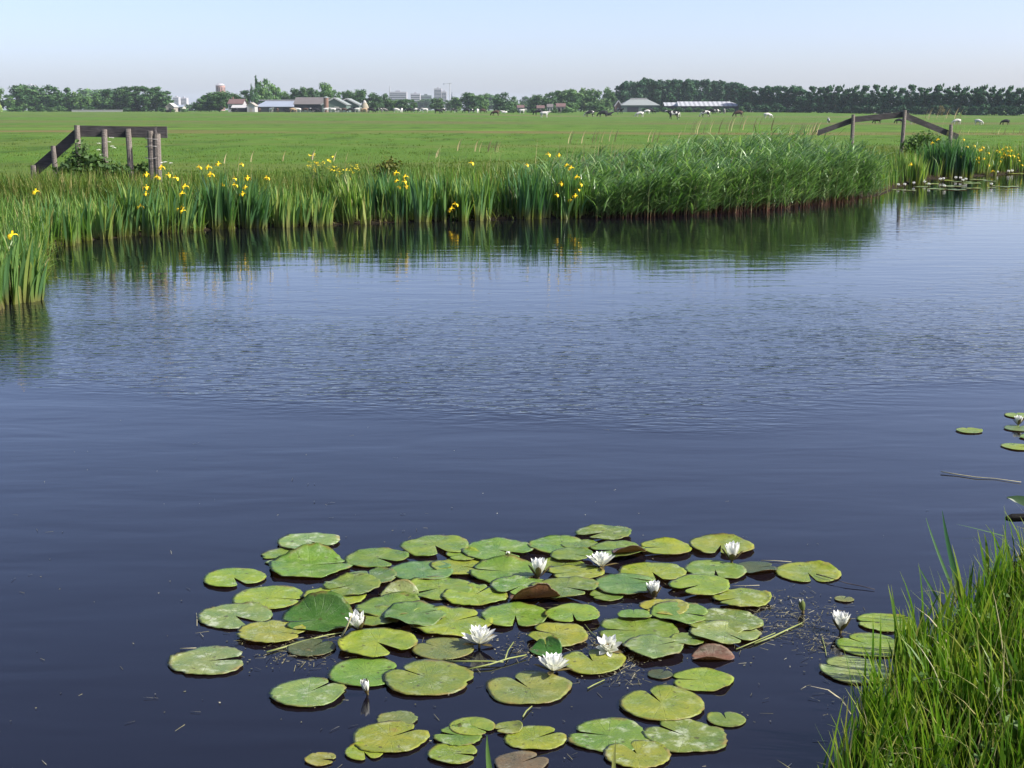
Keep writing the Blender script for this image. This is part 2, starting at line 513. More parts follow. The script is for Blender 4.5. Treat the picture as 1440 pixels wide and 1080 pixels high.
PADC = {'g': (.132, .196, .030), 'y': (.182, .236, .026), 'b': (.105, .165, .045), 's': (.165, .215, .065), 'r': (.150, .180, .040),
        'n': (.100, .060, .038), 'd': (.060, .070, .032), 'o': (.200, .212, .032), 'p': (.125, .082, .052), 'k': (.045, .12, .02)}


def pad_mesh(R, notch, nw, seed, waves, ragged, curls):
    rg = np.random.default_rng(seed); na, nr = 72, 9
    gap = nw / 2
    ang = notch + gap + np.linspace(0, 1, na) * (2 * PI - 2 * gap)
    a0 = ang - notch
    rim = np.ones(na)
    for k in (2, 3, 5): rim += rg.normal(0, .022) * np.cos(k * ang + rg.uniform(0, 6))
    rim += ragged * .014 * np.cos(19 * ang + rg.uniform(0, 6)) + rg.normal(0, .006 * ragged, na)
    for _ in range(int(ragged * 1.6)):            # a bite out of the rim
        q = rg.uniform(0, 2 * PI); rim -= rg.uniform(.04, .13) * np.exp(-((np.angle(np.exp(1j * (ang - q)))) / rg.uniform(.05, .12)) ** 2)
    edge = np.minimum(a0, 2 * PI - a0) - gap      # lobes beside the notch are rounded
    rim *= 1 - .22 * np.exp(-edge / .13)
    P = []; RR = []; AA = []
    tilt = rg.normal(0, .006 + .03 * waves, 2); ph = rg.uniform(0, 6, 3)
    for j in range(nr + 1):
        t = j / nr
        if j < nr:
            rad = R * rim * t ** .9; lift = 0
        for k in range(na):
            r_ = (rad[k] if j < nr else R * rim[k]) + 1e-4
            x, y = r_ * math.cos(ang[k]), r_ * math.sin(ang[k])
            tt = r_ / R
            z = waves * R * (.045 * math.sin(3 * ang[k] + ph[0]) + .03 * math.sin(7 * ang[k] + ph[1])) * tt ** 2 + .012 * R * tt * tt + .014 * R * math.sin(13 * ang[k] + ph[2]) * tt ** 3 * waves + tilt[0] * x + tilt[1] * y
            z -= .012 * R * math.exp(-(edge[k] / .1)) * tt
            P.append([x, y, z]); RR.append(tt); AA.append(a0[k])
    for k in range(na):                            # thin turned-under rim
        x, y, z = P[nr * na + k]; P.append([x * .985, y * .985, z - .0016]); RR.append(1.0); AA.append(a0[k])
    P = np.array(P)
    for (deg, thr, A) in curls:
        d = np.array([math.cos(math.radians(deg)), math.sin(math.radians(deg))]); s_ = P[:, :2] @ d
        over = s_ - thr * R; L = R * (1 - thr); rr_ = L / A
        u = np.clip(over, 0, None)
        ns = np.where(over > 0, thr * R + rr_ * np.sin(u / rr_), s_); nz = np.where(over > 0, rr_ * (1 - np.cos(u / rr_)), 0)
        P[:, :2] += (ns - s_)[:, None] * d[None]; P[:, 2] += nz
    n_r = nr + 2; F = []
    for j in range(n_r - 1):
        for k in range(na - 1):
            F.append((j * na + k, (j + 1) * na + k, (j + 1) * na + k + 1, j * na + k + 1))
    return np_mesh('lily_pad', P, F, {'r': RR, 'a': AA})


# photo x, photo y, width, notch direction (degrees, 90 = away), notch width, colour, scuffs, waves, ragged, curls, label
PADS = [
 (410,783,92,200,.25,'g',.5,.6,1,[], 'pale green pad half hidden behind the curled-rim pad at upper left of raft'),
 (434,761,84,-40,.30,'s',.9,.6,.5,[], 'silvery scuffed pad at the top left corner of the lily raft'),
 (436,796,112,20,.12,'g',.35,.7,1,[(95,.45,1.2)], 'large green pad with its far rim curled up, upper left of raft'),
 (329,812,90,-62,.35,'y',.5,.5,.6,[], 'yellow-green pad split by a dark slit, alone left of the raft'),
 (378,840,102,-10,.08,'y',.35,.5,.5,[], 'broad yellow-green pad between the slit pad and the silvery torn pad'),
 (331,866,105,-45,.50,'s',1.0,.8,1.2,[], 'silvery dull pad with a wide dark notch, left edge of raft'),
 (382,890,97,-15,.06,'o',.5,.6,1.4,[], 'yellowing ragged pad under the dark upturned leaf'),
 (447,872,98,200,.10,'k',.1,.9,.5,[(80,-.05,1.25),(250,.7,.5)], 'glossy dark green leaf folded upright at the left of the raft'),
 (293,929,110,12,.30,'s',.9,.7,1.2,[], 'lone pale pad with a split tip, farthest left of all the pads'),
 (529,785,87,-40,.28,'g',.2,.6,.6,[], 'green pad with notch facing the camera, left of the rear row'),
 (520,811,74,100,.10,'b',.5,.6,.8,[], 'blue-green pad tucked below the rear-left notched pad'),
 (470,838,84,30,.12,'y',.3,.6,1,[], 'yellow pad lying under a tilted leaf left of the raft centre'),
 (495,828,78,210,.2,'g',.4,1,1,[], 'tilted green leaf overlapping a yellow pad left of the raft centre'),
 (562,836,52,250,.1,'s',.8,.5,.4,[(90,0,1.3)], 'small whitish leaf edge turned up in the raft centre-left'),
 (530,869,74,190,.1,'g',.3,.8,.7,[], 'partly buried green pad just behind the left white lily'),
 (549,851,94,10,.08,'g',.2,.9,.5,[], 'wide dull green pad in the middle-left, wavy and overlapping its neighbours'),
 (636,874,112,40,.10,'y',.3,.9,.8,[], 'bright yellow-green wide pad at the very centre of the raft'),
 (583,869,86,30,.08,'b',.2,1.1,.5,[(250,.5,.5)], 'dark blue-green wavy pad beside the bright wide central pad'),
 (725,868,94,-90,.22,'g',.3,.5,.6,[], 'green pad with small front notch right of the raft centre'),
 (805,862,75,-85,.16,'y',.2,.4,.6,[], 'yellow-green oval pad with tiny front notch, right of the notched central pad'),
 (784,892,83,155,.14,'y',.2,.5,.7,[], 'yellow-green pad with a slit on its left, below the oval pad'),
 (531,903,108,-50,.42,'y',.2,.5,.5,[], 'bright green pad with wide front notch beneath the left white lily'),
 (623,914,84,140,.04,'r',.1,.2,.3,[], 'brownish drowned pad beside the mirrored white lily'),
 (652,783,48,200,.1,'y',.3,.6,.5,[], 'small green pad wedged between two large rear pads'),
 (612,767,93,-70,.42,'g',.3,.6,.4,[(-70,.75,-.4)], 'broad rear pad with dark wedge notch facing the camera'),
 (700,773,98,-35,.28,'g',.4,.6,.8,[], 'rear pad with a yellow bud tip in its front notch'),
 (594,802,92,15,.10,'b',.3,.5,.6,[], 'bluish green pad lying behind the raft centre, smooth and flat'),
 (650,796,84,-20,.25,'y',.1,.7,.4,[], 'lime pad folded over the flat bluish pad'),
 (708,803,96,170,.20,'g',.3,.8,.5,[(95,.5,.5)], 'long green pad whose shaded right end lies under the rear white lily'),
 (668,836,90,60,.12,'y',.35,.8,.7,[], 'lit green pad with white speck near its front edge, raft centre'),
 (617,828,92,215,.20,'g',.3,.6,.6,[], 'grey-green pad overlapping the speckled central pad'),
 (732,827,82,240,.14,'g',.8,.7,.6,[], 'scuffed green pad just behind the brown curled leaf'),
 (751,842,72,60,.1,'n',.1,.6,.8,[(-75,-.2,1.5)], 'curled leaf showing its red-brown underside in the raft centre'),
 (815,765,52,90,.1,'g',.3,.6,.5,[], 'mostly hidden pad behind the right rear cluster'),
 (786,766,82,-15,.16,'g',.35,.5,.5,[], 'round green pad at the rear, right of the rear notch pads'),
 (804,779,58,-30,.12,'g',.3,.7,.5,[], 'small green pad left of the flower with brown leaf'),
 (849,750,77,215,.45,'g',.6,.7,1,[], 'rearmost pad of the raft with a dark notch at its left'),
 (868,773,80,190,.38,'g',.3,.7,.5,[(-60,.35,.35)], 'green pad tilted over a dark brown underside, rear right'),
 (884,777,46,30,.1,'n',.0,.4,.3,[(-80,-.3,1.1)], 'dark brown underside of a leaf standing right of a white lily'),
 (936,769,71,190,.14,'y',.15,.3,.5,[], 'bright lime pad with slit at left, rear right of raft'),
 (1014,766,87,-105,.22,'y',.3,.5,.6,[], 'large rear right pad behind a white lily'),
 (1063,800,58,20,.1,'d',.0,.3,.4,[(-70,.55,.8)], 'dark wet leaf reflecting sky with red lower edge, right of raft'),
 (1006,801,83,-95,.22,'g',.4,.4,.7,[], 'green pad with front notch directly under the rear right lily'),
 (917,804,92,-80,.26,'y',.35,.4,.6,[], 'large lime pad with front notch in the right half of raft'),
 (1136,805,93,-88,.22,'y',.3,.4,.8,[], 'lone lime pad with a dark twig lying on it, far right of raft'),
 (985,822,82,215,.26,'y',.2,.4,.7,[], 'yellow-green pad with dark notch, below the lily-bearing pad'),
 (1043,840,80,200,.10,'y',.6,.7,1,[], 'limp yellow-green pad with a white streak near its right rim'),
 (880,821,87,10,.08,'b',.2,.5,.5,[], 'dull bluish pad half under the large lime pad'),
 (790,795,62,60,.1,'g',.3,.6,.4,[], 'light green pad behind the right-centre overlapping pair'),
 (853,836,48,200,.1,'g',.2,.5,.4,[], 'small pad peeping out below the dull bluish pad'),
 (795,825,90,-40,.22,'g',.35,.7,.8,[], 'green pad with dark slit at its lower right, raft centre-right'),
 (810,804,76,200,.08,'y',.4,.6,.6,[], 'yellow-green pad lying in front of the tall flower with brown base'),
 (935,853,68,200,.10,'o',.5,.6,1,[], 'yellow pad with browned rim below the small round white lily'),
 (956,861,84,-20,.16,'g',.35,.6,.7,[], 'green pad overlapping the yellow browned pad'),
 (892,864,46,90,.04,'g',.2,.5,.4,[(-90,.3,.5)], 'small oval green pad floating behind a wide slit pad'),
 (1019,889,96,-60,.1,'s',.7,.6,1,[], 'pale pad lying beneath the white-patched pad, right of raft'),
 (1016,873,106,175,.12,'g',.85,.6,1,[], 'big green pad with a white shiny patch, right of raft'),
 (920,908,82,30,.08,'s',.5,.8,1,[], 'mottled olive pad poking out under the wide slit pad'),
 (968,898,48,-10,.3,'g',.5,.6,1,[], 'small mottled pad beneath the white-patched pad'),
 (896,887,111,172,.10,'g',.3,.6,.6,[], 'wide flat green pad with long slit at left, right half of raft'),
 (1001,924,64,182,.02,'p',.3,.3,.5,[(80,.1,1.1),(-95,.45,.8)], 'pinkish brown rolled leaf floating alone right of raft'),
 (834,930,94,105,.26,'y',.3,.4,.5,[(105,.6,.35)], 'yellow-green pad with heart notch under the leaning small lily'),
 (987,956,89,172,.12,'y',.15,.4,.5,[], 'clean bright lime pad on open water right of the front group'),
 (931,989,121,110,.14,'y',.3,.5,.6,[(80,.8,.3)], 'largest front pad with a pointed fold at its far notch'),
 (1021,1011,55,95,.20,'g',.3,.4,.5,[], 'small round pad alone at the right of the front group'),
 (963,1034,119,135,.14,'g',1.0,.6,.9,[], 'big front pad with whitish scuffed streak'),
 (856,1034,116,165,.16,'g',.7,.6,1,[], 'mottled front pad with a dark torn slit at left'),
 (896,1060,93,110,.34,'y',.6,.6,1,[], 'yellow-green pad cut by the bottom edge, behind the yellow blade tip'),
 (715,1023,42,200,.2,'o',.4,.6,1,[(20,.3,.7)], 'small orange-yellow withered pad behind the oval front pad'),
 (753,1038,87,35,.16,'y',.4,.5,.7,[], 'oval yellow-rimmed pad left of the mottled front pad'),
 (733,1072,77,40,.16,'p',.2,.4,.5,[], 'purple-brown pad at the bottom edge of the photo'),
 (743,967,120,120,.16,'r',.25,.5,.5,[], 'large reddish bronze pad right of centre, below the open white lily'),
 (644,1034,70,160,.3,'g',.6,.5,1.8,[], 'ragged torn pad under the small round front pad'),
 (664,1021,66,-40,.14,'y',.2,.4,.5,[], 'round lime pad with a pale stalk spot lying on a ragged pad'),
 (638,1059,72,-12,.26,'y',.5,.4,.7,[], 'lime pad with right notch near the tall green blade tip'),
 (558,1011,58,240,.08,'r',.5,.6,1.6,[], 'small ragged pad with reddish rim behind the long front pad'),
 (549,1036,108,38,.14,'y',.4,.5,.9,[], 'long lime pad of the lower left trio'),
 (512,1057,56,-70,.36,'y',.3,.3,.5,[], 'small notched yellow-green pad in front of the long lime pad'),
 (451,1067,45,-12,.40,'o',.4,.4,.7,[], 'tiny yellow pad with open notch, lowest left'),
 (434,973,109,55,.12,'s',.7,.5,.9,[], 'pale green pad alone on dark water at the lower left'),
 (515,945,109,20,.05,'g',.2,.4,.4,[], 'smooth green pad behind the closed white bud'),
 (602,953,130,140,.08,'g',.3,.6,.8,[], 'widest green pad, right of the closed white bud'),
 (438,912,66,60,.1,'d',.1,.2,1,[], 'dark drowned leaf among weed left of the lily raft'),
 (1242,875,78,170,.14,'y',.3,.5,.7,[], 'pad with a long slit nearest the grass, behind the right lily'),
 (1223,907,94,130,.1,'y',.4,.6,.5,[], 'middle pad of the three beside the right bank grass'),
 (1202,942,102,150,.08,'s',.5,.6,.6,[], 'split pale pad, front one of three beside the right bank'),
 (1363,605,37,90,.04,'y',.3,.3,.5,[], 'solitary small lime pad floating far right on open water'),
 (1434,584,42,90,.06,'y',.4,.3,.5,[], 'lime pad behind the lily at the right edge of the picture'),
 (1432,602,40,60,.1,'b',.3,.3,.5,[], 'bluish pad just in front of the right edge lily'),
 (1450,614,32,60,.1,'g',.3,.3,.5,[], 'small pad mostly cut off by the right picture edge'),
 (1431,628,44,20,.2,'y',.4,.4,.6,[], 'frontmost lime pad of the right edge group'),
 (928,949,36,60,.1,'d',.1,.3,1,[], 'small murky drowned leaf left of the clean lime pad'),
 (1187,842,27,60,.2,'r',.4,.6,1.5,[], 'small dead brown leaf scrap between twig and right lily'),
 (768,914,46,90,.1,'k',.1,.4,.3,[(60,-.1,1.4)], 'small shiny leaf folded upright behind the widest open lily'),
]
order = sorted(range(len(PADS)), key=lambda i: PADS[i][1])
for rank, i in enumerate(order):
    px, py, wd, notch, nw, cc, scuff, waves, ragged, curls, lab = PADS[i]
    dense = 420 < px < 1075 and 740 < py < 915
    z = .0045 + (.0011 * (rank % 17) if dense else .001 * (rank % 4))
    if cc == 'd' or lab.startswith('brownish drowned'): z = .0015; waves = .05
    c0 = on_plane(px, py, z)
    if dense: wd *= 1.05
    rc = random.Random(i * 17 + 2)
    if not curls and cc not in 'd' and rc.random() < .55: curls = [(rc.uniform(0, 360), rc.uniform(.72, .88), rc.uniform(.5, 1.1) * rc.choice((1, 1, .6)))]
    depth = c0.y * CP - (c0.z - EYE) * SP
    R = wd * depth / FOC / 2
    rg = random.Random(i * 31 + 5)
    me = pad_mesh(R, math.radians(notch), nw, i * 7 + 3, waves * (.75 if dense else .22), ragged, curls)
    zmin = min(v.co.z for v in me.vertices)
    col = [k * rg.uniform(.88, 1.12) for k in PADC[cc]]
    o = link('lily_pad', me, PADMAT, None, (*col, scuff))
    o.location = c0
    o.scale.y = .92
    if lab.startswith('pinkish'): o.scale.y = .5
    if z + zmin < .001: o.location.z = .001 - zmin + (.0011 * (rank % 9))
    tag(o, lab, 'lily pad', 'floating lily pads')

# ---- flowers
def mat_petal():
    m, nt, out = new_mat('lily_petal'); N = NT(nt)
    t = N.n('Attribute', attribute_name='t').outputs['Fac']
    c = N.mix(t, (.72, .74, .55), (.82, .82, .80))
    leaf_shader(N, out, c, .3, .45, .3, (1, 1, .95)); return m
PETAL = mat_petal()
SEPAL = mat_plain('lily_sepal', (.12, .09, .03), .5, .4, .3, 40)
SEPALG = mat_plain('lily_bud_sepal', (.10, .13, .03), .5, .4, .3, 40)
STAMEN = mat_plain('lily_stamen', (.75, .50, .06), .6, .3, .2, 60)


def whorl(n, L, Wd, el0, curl, phase, rg, z0=0.0, r0=.006, keep=1.0):
    """a ring of pointed, cupped petals; el0 = opening from upright at the base"""
    V = []; F = []; T = []
    for k in range(n):
        if rg.random() > keep: continue
        az = phase + 2 * PI * k / n + rg.uniform(-.12, .12); l = L * rg.uniform(.9, 1.06); el = el0 + rg.uniform(-.12, .12)
        d = Vector((math.cos(az), math.sin(az), 0)); sd_ = Vector((-d.y, d.x, 0)); up = Vector((0, 0, 1))
        p = d * r0 + up * z0; b = len(V); nu, nv = 7, 4
        for i in range(nu + 1):
            t = i / nu; th = el + curl * t
            wv = Wd * (math.sin(PI * min(1, t * .62 + .16)) ** 1.1) * (1 - max(0, (t - .72) / .28) ** 1.7 * .96)
            nrm = (-d * math.cos(th) + up * math.sin(th))
            for j in range(nv + 1):
                s_ = j / nv * 2 - 1
                V.append(p + sd_ * (wv * .5 * s_) + nrm * (wv * .22 * s_ * s_)); T.append(t)
            p = p + (d * math.sin(th) + up * math.cos(th)) * (l / nu)
        for i in range(nu):
            for j in range(nv):
                a = b + i * (nv + 1) + j; F.append((a, a + 1, a + nv + 2, a + nv + 1))
    return V, F, T


def lily(px, py, wpx, style, lab, tilt=(0, 0), seed=1, group='white water lilies on the raft'):
    rg = random.Random(seed)
    base = on_plane(px, py, .012); depth = base.y * CP - (base.z - EYE) * SP
    dia = wpx * depth / FOC
    k = dia / {'open': .115, 'cup': .080, 'bud': .060, 'tight': .042}[style]
    root = empty('water_lily', base, rg.uniform(0, 6)); root.rotation_euler = (tilt[0], tilt[1], rg.uniform(0, 6))
    tag(root, lab, 'water lily', group)
    if style == 'open': sets = [(8, .068, .026, 1.05, -.25, 0, .003), (8, .062, .024, .72, -.25, .4, .006), (7, .054, .021, .42, -.2, .2, .01), (5, .044, .017, .2, -.1, .1, .013)]; sep = (4, .066, .021, 1.42, -.05)
    elif style == 'cup': sets = [(7, .066, .027, .52, -.3, 0, .003), (7, .062, .025, .34, -.25, .4, .006), (6, .055, .022, .18, -.15, .2, .01)]; sep = (4, .056, .022, .75, -.3)
    elif style == 'bud': sets = [(5, .058, .026, .26, -.36, 0, .003), (5, .054, .022, .12, -.2, .5, .006)]; sep = (4, .060, .024, .30, -.34)
    else: sets = [(4, .042, .018, .20, -.4, .6, .002)]; sep = (4, .046, .022, .34, -.55)
    V = []; F = []; T = []
    for (n, L, Wd, el, cu, ph, z0) in sets:
        a, b, t = whorl(n, L * k, Wd * k, el, cu, ph, rg, z0 * k)
        F += [tuple(q + len(V) for q in f) for f in b]; V += a; T += t
    link('corolla', np_mesh('corolla', V, F, {'t': T}), PETAL, root)
    n, L, Wd, el, cu = sep
    a, b, t = whorl(n, L * k, Wd * k, el, cu, .3, rg, 0, .008 * k)
    link('calyx', np_mesh('calyx', a, b, {'t': t}), SEPALG if style == 'tight' else SEPAL, root)
    if style in ('open', 'cup'):
        mb = MB()
        for q in range(22):
            az = rg.uniform(0, 6.28); r_ = rg.uniform(0, .011) * k
            p0 = Vector((math.cos(az) * r_, math.sin(az) * r_, .01 * k)); p1 = p0 * 1.35 + Vector((0, 0, .02 * k))
            mb.tube([p0, p1], .0014 * k, 4)
        mb.build('stamen_cluster', STAMEN, root)
    mb = MB(); mb.tube([(0, 0, -.03), (0, 0, .0), (0, 0, .012 * k)], [.004 * k, .005 * k, .011 * k], 8); mb.build('flower_stalk', SEPAL, root)
    return root


for a in [(757,811,32,'cup','cup-shaped white lily at the rear middle of the raft',(0,.1)),
          (846,797,40,'open','open white lily in front of the dark brown upturned leaf',(.1,.1)),
          (919,839,27,'cup','small rounded white lily above the yellow browned pad',(0,0)),
          (1029,788,32,'cup','white lily resting on the rear right pads',(0,.05)),
          (674,906,48,'open','open white lily with its mirror image on dark water',(.02,0)),
          (777,944,48,'open','largest open white lily above the reddish bronze pad',(.15,-.05)),
          (855,914,36,'open','half-lit leaning white lily at a heart-notched pad',(.5,.3)),
          (505,885,32,'cup','white lily beside the pale leaning reed piece',(.25,.15)),
          (516,973,22,'bud','half-closed white lily bud alone in front of the smooth green pad',(.25,.2)),
          (1182,886,32,'cup','white lily standing apart towards the grassy right bank',(0,0)),
          (1432,597,16,'cup','small white lily near the right picture edge',(0,0)),
          (1129,858,15,'tight','closed dark lily bud sticking out among floating weed',(.15,.2)),
          (716,786,11,'tight','tiny yellowish bud tip in a rear pad notch',(.2,0))]:
    lily(a[0], a[1], a[2], a[3], a[4], a[5], seed=int(a[0]))

# ---- the far colony under the iris clump across the channel
FARPADS = [(1262,266,24),(1278,267,26),(1296,262,30),(1310,258,26),(1318,265,34),(1338,261,40),(1352,255,34),(1330,253,30),(1366,257,34),(1376,252,30),(1345,266,36),(1368,264,30),(1290,256,22),(1258,260,18),(1392,254,22),(1400,261,22),(1420,262,34),(1394,263,16),(1405,243.5,30),(1425,243.5,34),(1442,243.5,26)]
pm = None
for i, (px, py, wd) in enumerate(FARPADS):
    c0 = on_plane(px, py + .5, .006 + .001 * (i % 4)); depth = c0.y
    R = wd * depth / FOC / 2 * .8
    if pm is None: pm = pad_mesh(.15, .6, .2, 99, .5, .6, [])
    o = link('lily_pad', pm if i == 0 else pm, None, None, (*PADC['gsby'[i % 4]], .6))
    if i == 0: pm.materials.append(PADMAT)
    o.location = c0; o.scale = (R / .15,) * 2 + (1,); o.rotation_euler.z = i * 1.3
    tag(o, 'small floating pad of the far lily colony across the channel', 'lily pad', 'far lily pads below the dark iris clump')
FARFL = [(1263,263,'at the open left end of the far colony'),(1272,262.5,'second from the open left end of the far colony'),(1285,260.5,'in a gap of the far colony by pale iris leaves'),(1299,257.5,'behind the others beside pale iris leaves'),(1300,259,'in front of a hidden one beside pale iris leaves'),(1306,262,'at the near edge of the far colony, left half'),
         (1322,255,'before the dark hollow of the big iris clump'),(1326.5,254.5,'touching another before the dark iris hollow'),(1328,264.5,'lowest on the near edge of the far colony'),(1344,253,'at the rear of the bright right cluster'),(1350.5,253.5,'between others in the bright right cluster'),(1354,256.5,'front one of the bright right cluster'),(1358,255,'rightmost of the bright far cluster'),(1394,262,'on a lone pad right of the far colony'),(1402,245,'against the far bank at upper right'),(1418,244,'next to the corner of the far bank'),(1423,243.5,'at the far upper right corner by the bank')]
proto = None
for i, (px, py, lab) in enumerate(FARFL):
    if proto is None:
        proto = lily(px, py, 6.0, 'cup', 'x', seed=77, group='far white lilies below the dark iris clump'); o = proto
        o['label'] = 'tiny white lily ' + lab
    else:
        o = dup(proto, on_plane(px, py, .015), i * .9, ((on_plane(px, py).y / proto.location.y),) * 3); o['label'] = 'tiny white lily ' + lab

# ---- stalks, twigs and weed on the water
TWIG = mat_plain('drowned_twig', (.045, .028, .018), .6, .4, .4, 30)
PALE = mat_plain('dead_reed_piece', (.42, .38, .22), .6, .3, .25, 20)
STALK = mat_plain('lily_stalk', (.19, .22, .06), .5, .4, .35, 14)
def floating(name, pts, r, mat, lab, cat):
    mb = MB(); P = [on_plane(p[0], p[1], p[2] if len(p) > 2 else .005) for p in pts]
    mb.tube(P, [r * .62 * (1 - .5 * i / len(P)) for i in range(len(P))], 6, jit=.12)
    tag(mb.build(name, mat, None, True), lab, cat)
floating('twig', [(1148,807.5,.012),(1165,812,.016),(1190,820,.012),(1215,825,.008),(1230,829,.005)], .0038, TWIG, 'thin dark twig lying over a lone pad, right of raft', 'twig')
floating('reed_piece', [(480,896,.015),(487,883,.05),(494,866,.11)], .007, PALE, 'pale broken reed piece leaning beside a white lily', 'reed piece')
floating('reed_piece', [(253,912),(270,911.5),(283,911)], .003, PALE, 'short straw lying behind the farthest left pad', 'reed piece')
floating('reed_piece', [(1070,788),(1090,788.5),(1113,790)], .003, PALE, 'thin straw floating behind the lone right pad', 'reed piece')
floating('reed_piece', [(1028,824),(1050,823.5),(1068,823)], .0022, PALE, 'thin straw floating above a limp yellow-green pad', 'reed piece')
floating('reed_piece', [(276,862),(277,870),(277,880)], .002, PALE, 'short upright straw bit touching the silvery notched pad', 'reed piece')
floating('stalk', [(624,930,.004),(660,930,.012),(690,930,.012),(708,931,.01)], .006, STALK, 'green lily stalk floating below the mirrored white lily', 'stalk')
floating('stalk', [(655,942,.004),(690,934,.012),(715,926,.014),(740,921,.010)], .006, STALK, 'pale lily stalk crossing the green one before the largest lily', 'stalk')
floating('stalk', [(710,928,.012),(714,915,.016),(722,903,.010)], .005, STALK, 'short brownish stalk rising behind the crossed lily stalks', 'stalk')
floating('stalk', [(375,917),(400,910),(425,902),(460,893),(485,889)], .006, STALK, 'long pale stalk trailing through weed left of raft', 'stalk')
floating('stalk', [(735,1008),(740,1000,.008),(748,993,.006)], .005, STALK, 'curved yellow stalk in front of the bronze pad', 'stalk')
floating('stalk', [(822,878),(832,890),(842,897)], .003, STALK, 'pair-like thin stem slanting right of the lime oval pad', 'stalk')
floating('stalk', [(1061,905),(1085,896),(1110,884),(1128,876)], .006, STALK, 'sunken green stalk among weed right of raft', 'stalk')
floating('stalk', [(1035,913),(1062,902),(1090,890)], .0045, STALK, 'thin drowned stalk running towards the weed patch', 'stalk')
floating('stalk', [(1156,897),(1160,910),(1162,922)], .004, STALK, 'forked upright stalk below the right standing lily', 'stalk')
floating('reed_piece', [(1323,663,.01),(1345,667,.006),(1372,671,.006),(1400,673,.004),(1436,678,.006)], .005, PALE, 'long jointed reed stem floating by the right edge', 'reed piece')
floating('stalk', [(826,968),(835,963),(850,956)], .004, STALK, 'short stem behind the largest front pad', 'stalk')

V = []; F = []; T = []
def weed(cx, cy, sx, sy, n, seed):
    rg = random.Random(seed)
    for _ in range(n):
        p = on_plane(rg.gauss(cx, sx), rg.gauss(cy, sy), .002 + rg.random() * .004)
        if rg.random() < .55: L, Wd = rg.uniform(.01, .05), .0016
        else: L, Wd = rg.uniform(.003, .009), rg.uniform(.003, .006)
        a = rg.uniform(0, 6.28); d = Vector((math.cos(a), math.sin(a), rg.uniform(-.05, .1))) * L / 2; s_ = Vector((-d.y, d.x, 0)).normalized() * Wd / 2
        b = len(V); V.extend([p - d - s_, p + d - s_, p + d + s_ + Vector((0, 0, .001)), p - d + s_]); F.append((b, b + 1, b + 2, b + 3)); T.extend([rg.random()] * 4)
weed(420, 912, 42, 14, 240, 1); weed(1110, 868, 45, 18, 420, 2); weed(1150, 900, 20, 14, 120, 3); weed(875, 935, 26, 16, 200, 4); weed(735, 912, 30, 10, 120, 5); weed(830, 900, 20, 8, 70, 6); weed(660, 860, 160, 40, 120, 7); weed(700, 800, 330, 140, 130, 8); weed(640, 1000, 260, 50, 60, 9); weed(300, 800, 260, 120, 60, 10); weed(1150, 960, 60, 60, 40, 11); weed(730, 866, 150, 26, 260, 12)
WEED = mat_blade('water_weed', [(0, (.06, .055, .03)), (.4, (.12, .11, .05)), (.8, (.22, .2, .1)), (1, (.35, .33, .24))], trans=.1)
tag(link('water_weed', np_mesh('water_weed', V, F, {'rnd': T, 't': [.5] * len(T)}), WEED), 'brown weed scraps and specks drifting between the lily pads', 'weed', kind='stuff')
# ------------------------------------------------------------------ bank vegetation
IRISLEAF = mat_blade('iris_leaf', [(0, (.046, .130, .056)), (.35, (.095, .205, .070)), (.7, (.16, .275, .066)), (.9, (.26, .34, .08)), (1, (.34, .32, .11))],
                     base=(.20, .21, .06), base_to=.35, trans=.44, rough=.36, spec=.4)
SEDGE = mat_blade('sedge_leaf', [(0, (.055, .135, .030)), (.4, (.105, .210, .038)), (.75, (.16, .265, .046)), (.93, (.22, .26, .065)), (1, (.40, .35, .16))],
                  base=(.17, .15, .055), base_to=.25, trans=.44, rough=.45, spec=.3, patch=((.66, .70, .72), .5))
BANKGRASS = mat_blade('bank_grass', [(0, (.060, .115, .018)), (.5, (.105, .175, .027)), (.8, (.16, .205, .042)), (.93, (.25, .23, .08)), (1, (.38, .31, .15))],
                      trans=.35, rough=.6, spec=.15, patch=((.75, .75, .7), .3))
REEDLEAF = mat_blade('reed_leaf', [(0, (.052, .128, .040)), (.4, (.120, .235, .072)), (.7, (.22, .36, .125)), (1, (.36, .47, .23))], trans=.40, rough=.34, spec=.5, patch=((.62, .70, .62), 1.1))  # pale ramp end puts leaf highlights into the colour
REEDSTEM = mat_blade('reed_stem', [(0, (.085, .13, .035)), (1, (.13, .16, .06))], base=(.13, .045, .03), base_to=.34, trans=.1, rough=.5)
DRYREED = mat_blade('dry_reed', [(0, (.30, .24, .13)), (1, (.42, .35, .21))], trans=.15, rough=.7, spec=.1)
NEARGRASS = mat_blade('near_bank_grass', [(0, (.050, .120, .012)), (.35, (.085, .180, .015)), (.65, (.145, .245, .022)), (.85, (.23, .285, .038)), (.94, (.36, .32, .11)), (1, (.58, .50, .33))],
                      base=(.075, .08, .024), base_to=.4, tip=(.30, .33, .06), trans=.40, rough=.42, spec=.3, patch=((.72, .78, .7), 4.0))  # dark base colour paints the shade in the gaps between blades
IRISPETAL = mat_plain('iris_petal', (.80, .56, .015), .5, .3, .1, 40)
MUSTARD = mat_plain('cress_petal', (.80, .62, .03), .6, .2, .1, 40)
IRISSTALK = mat_plain('iris_stalk', (.08, .15, .03), .5, .3, .2, 10)
UMBEL = mat_plain('umbel_flower', (.78, .78, .70), .7, .2, .05, 40)
TSTEM = mat_plain('forb_stem', (.09, .14, .035), .6, .2, .2, 10)


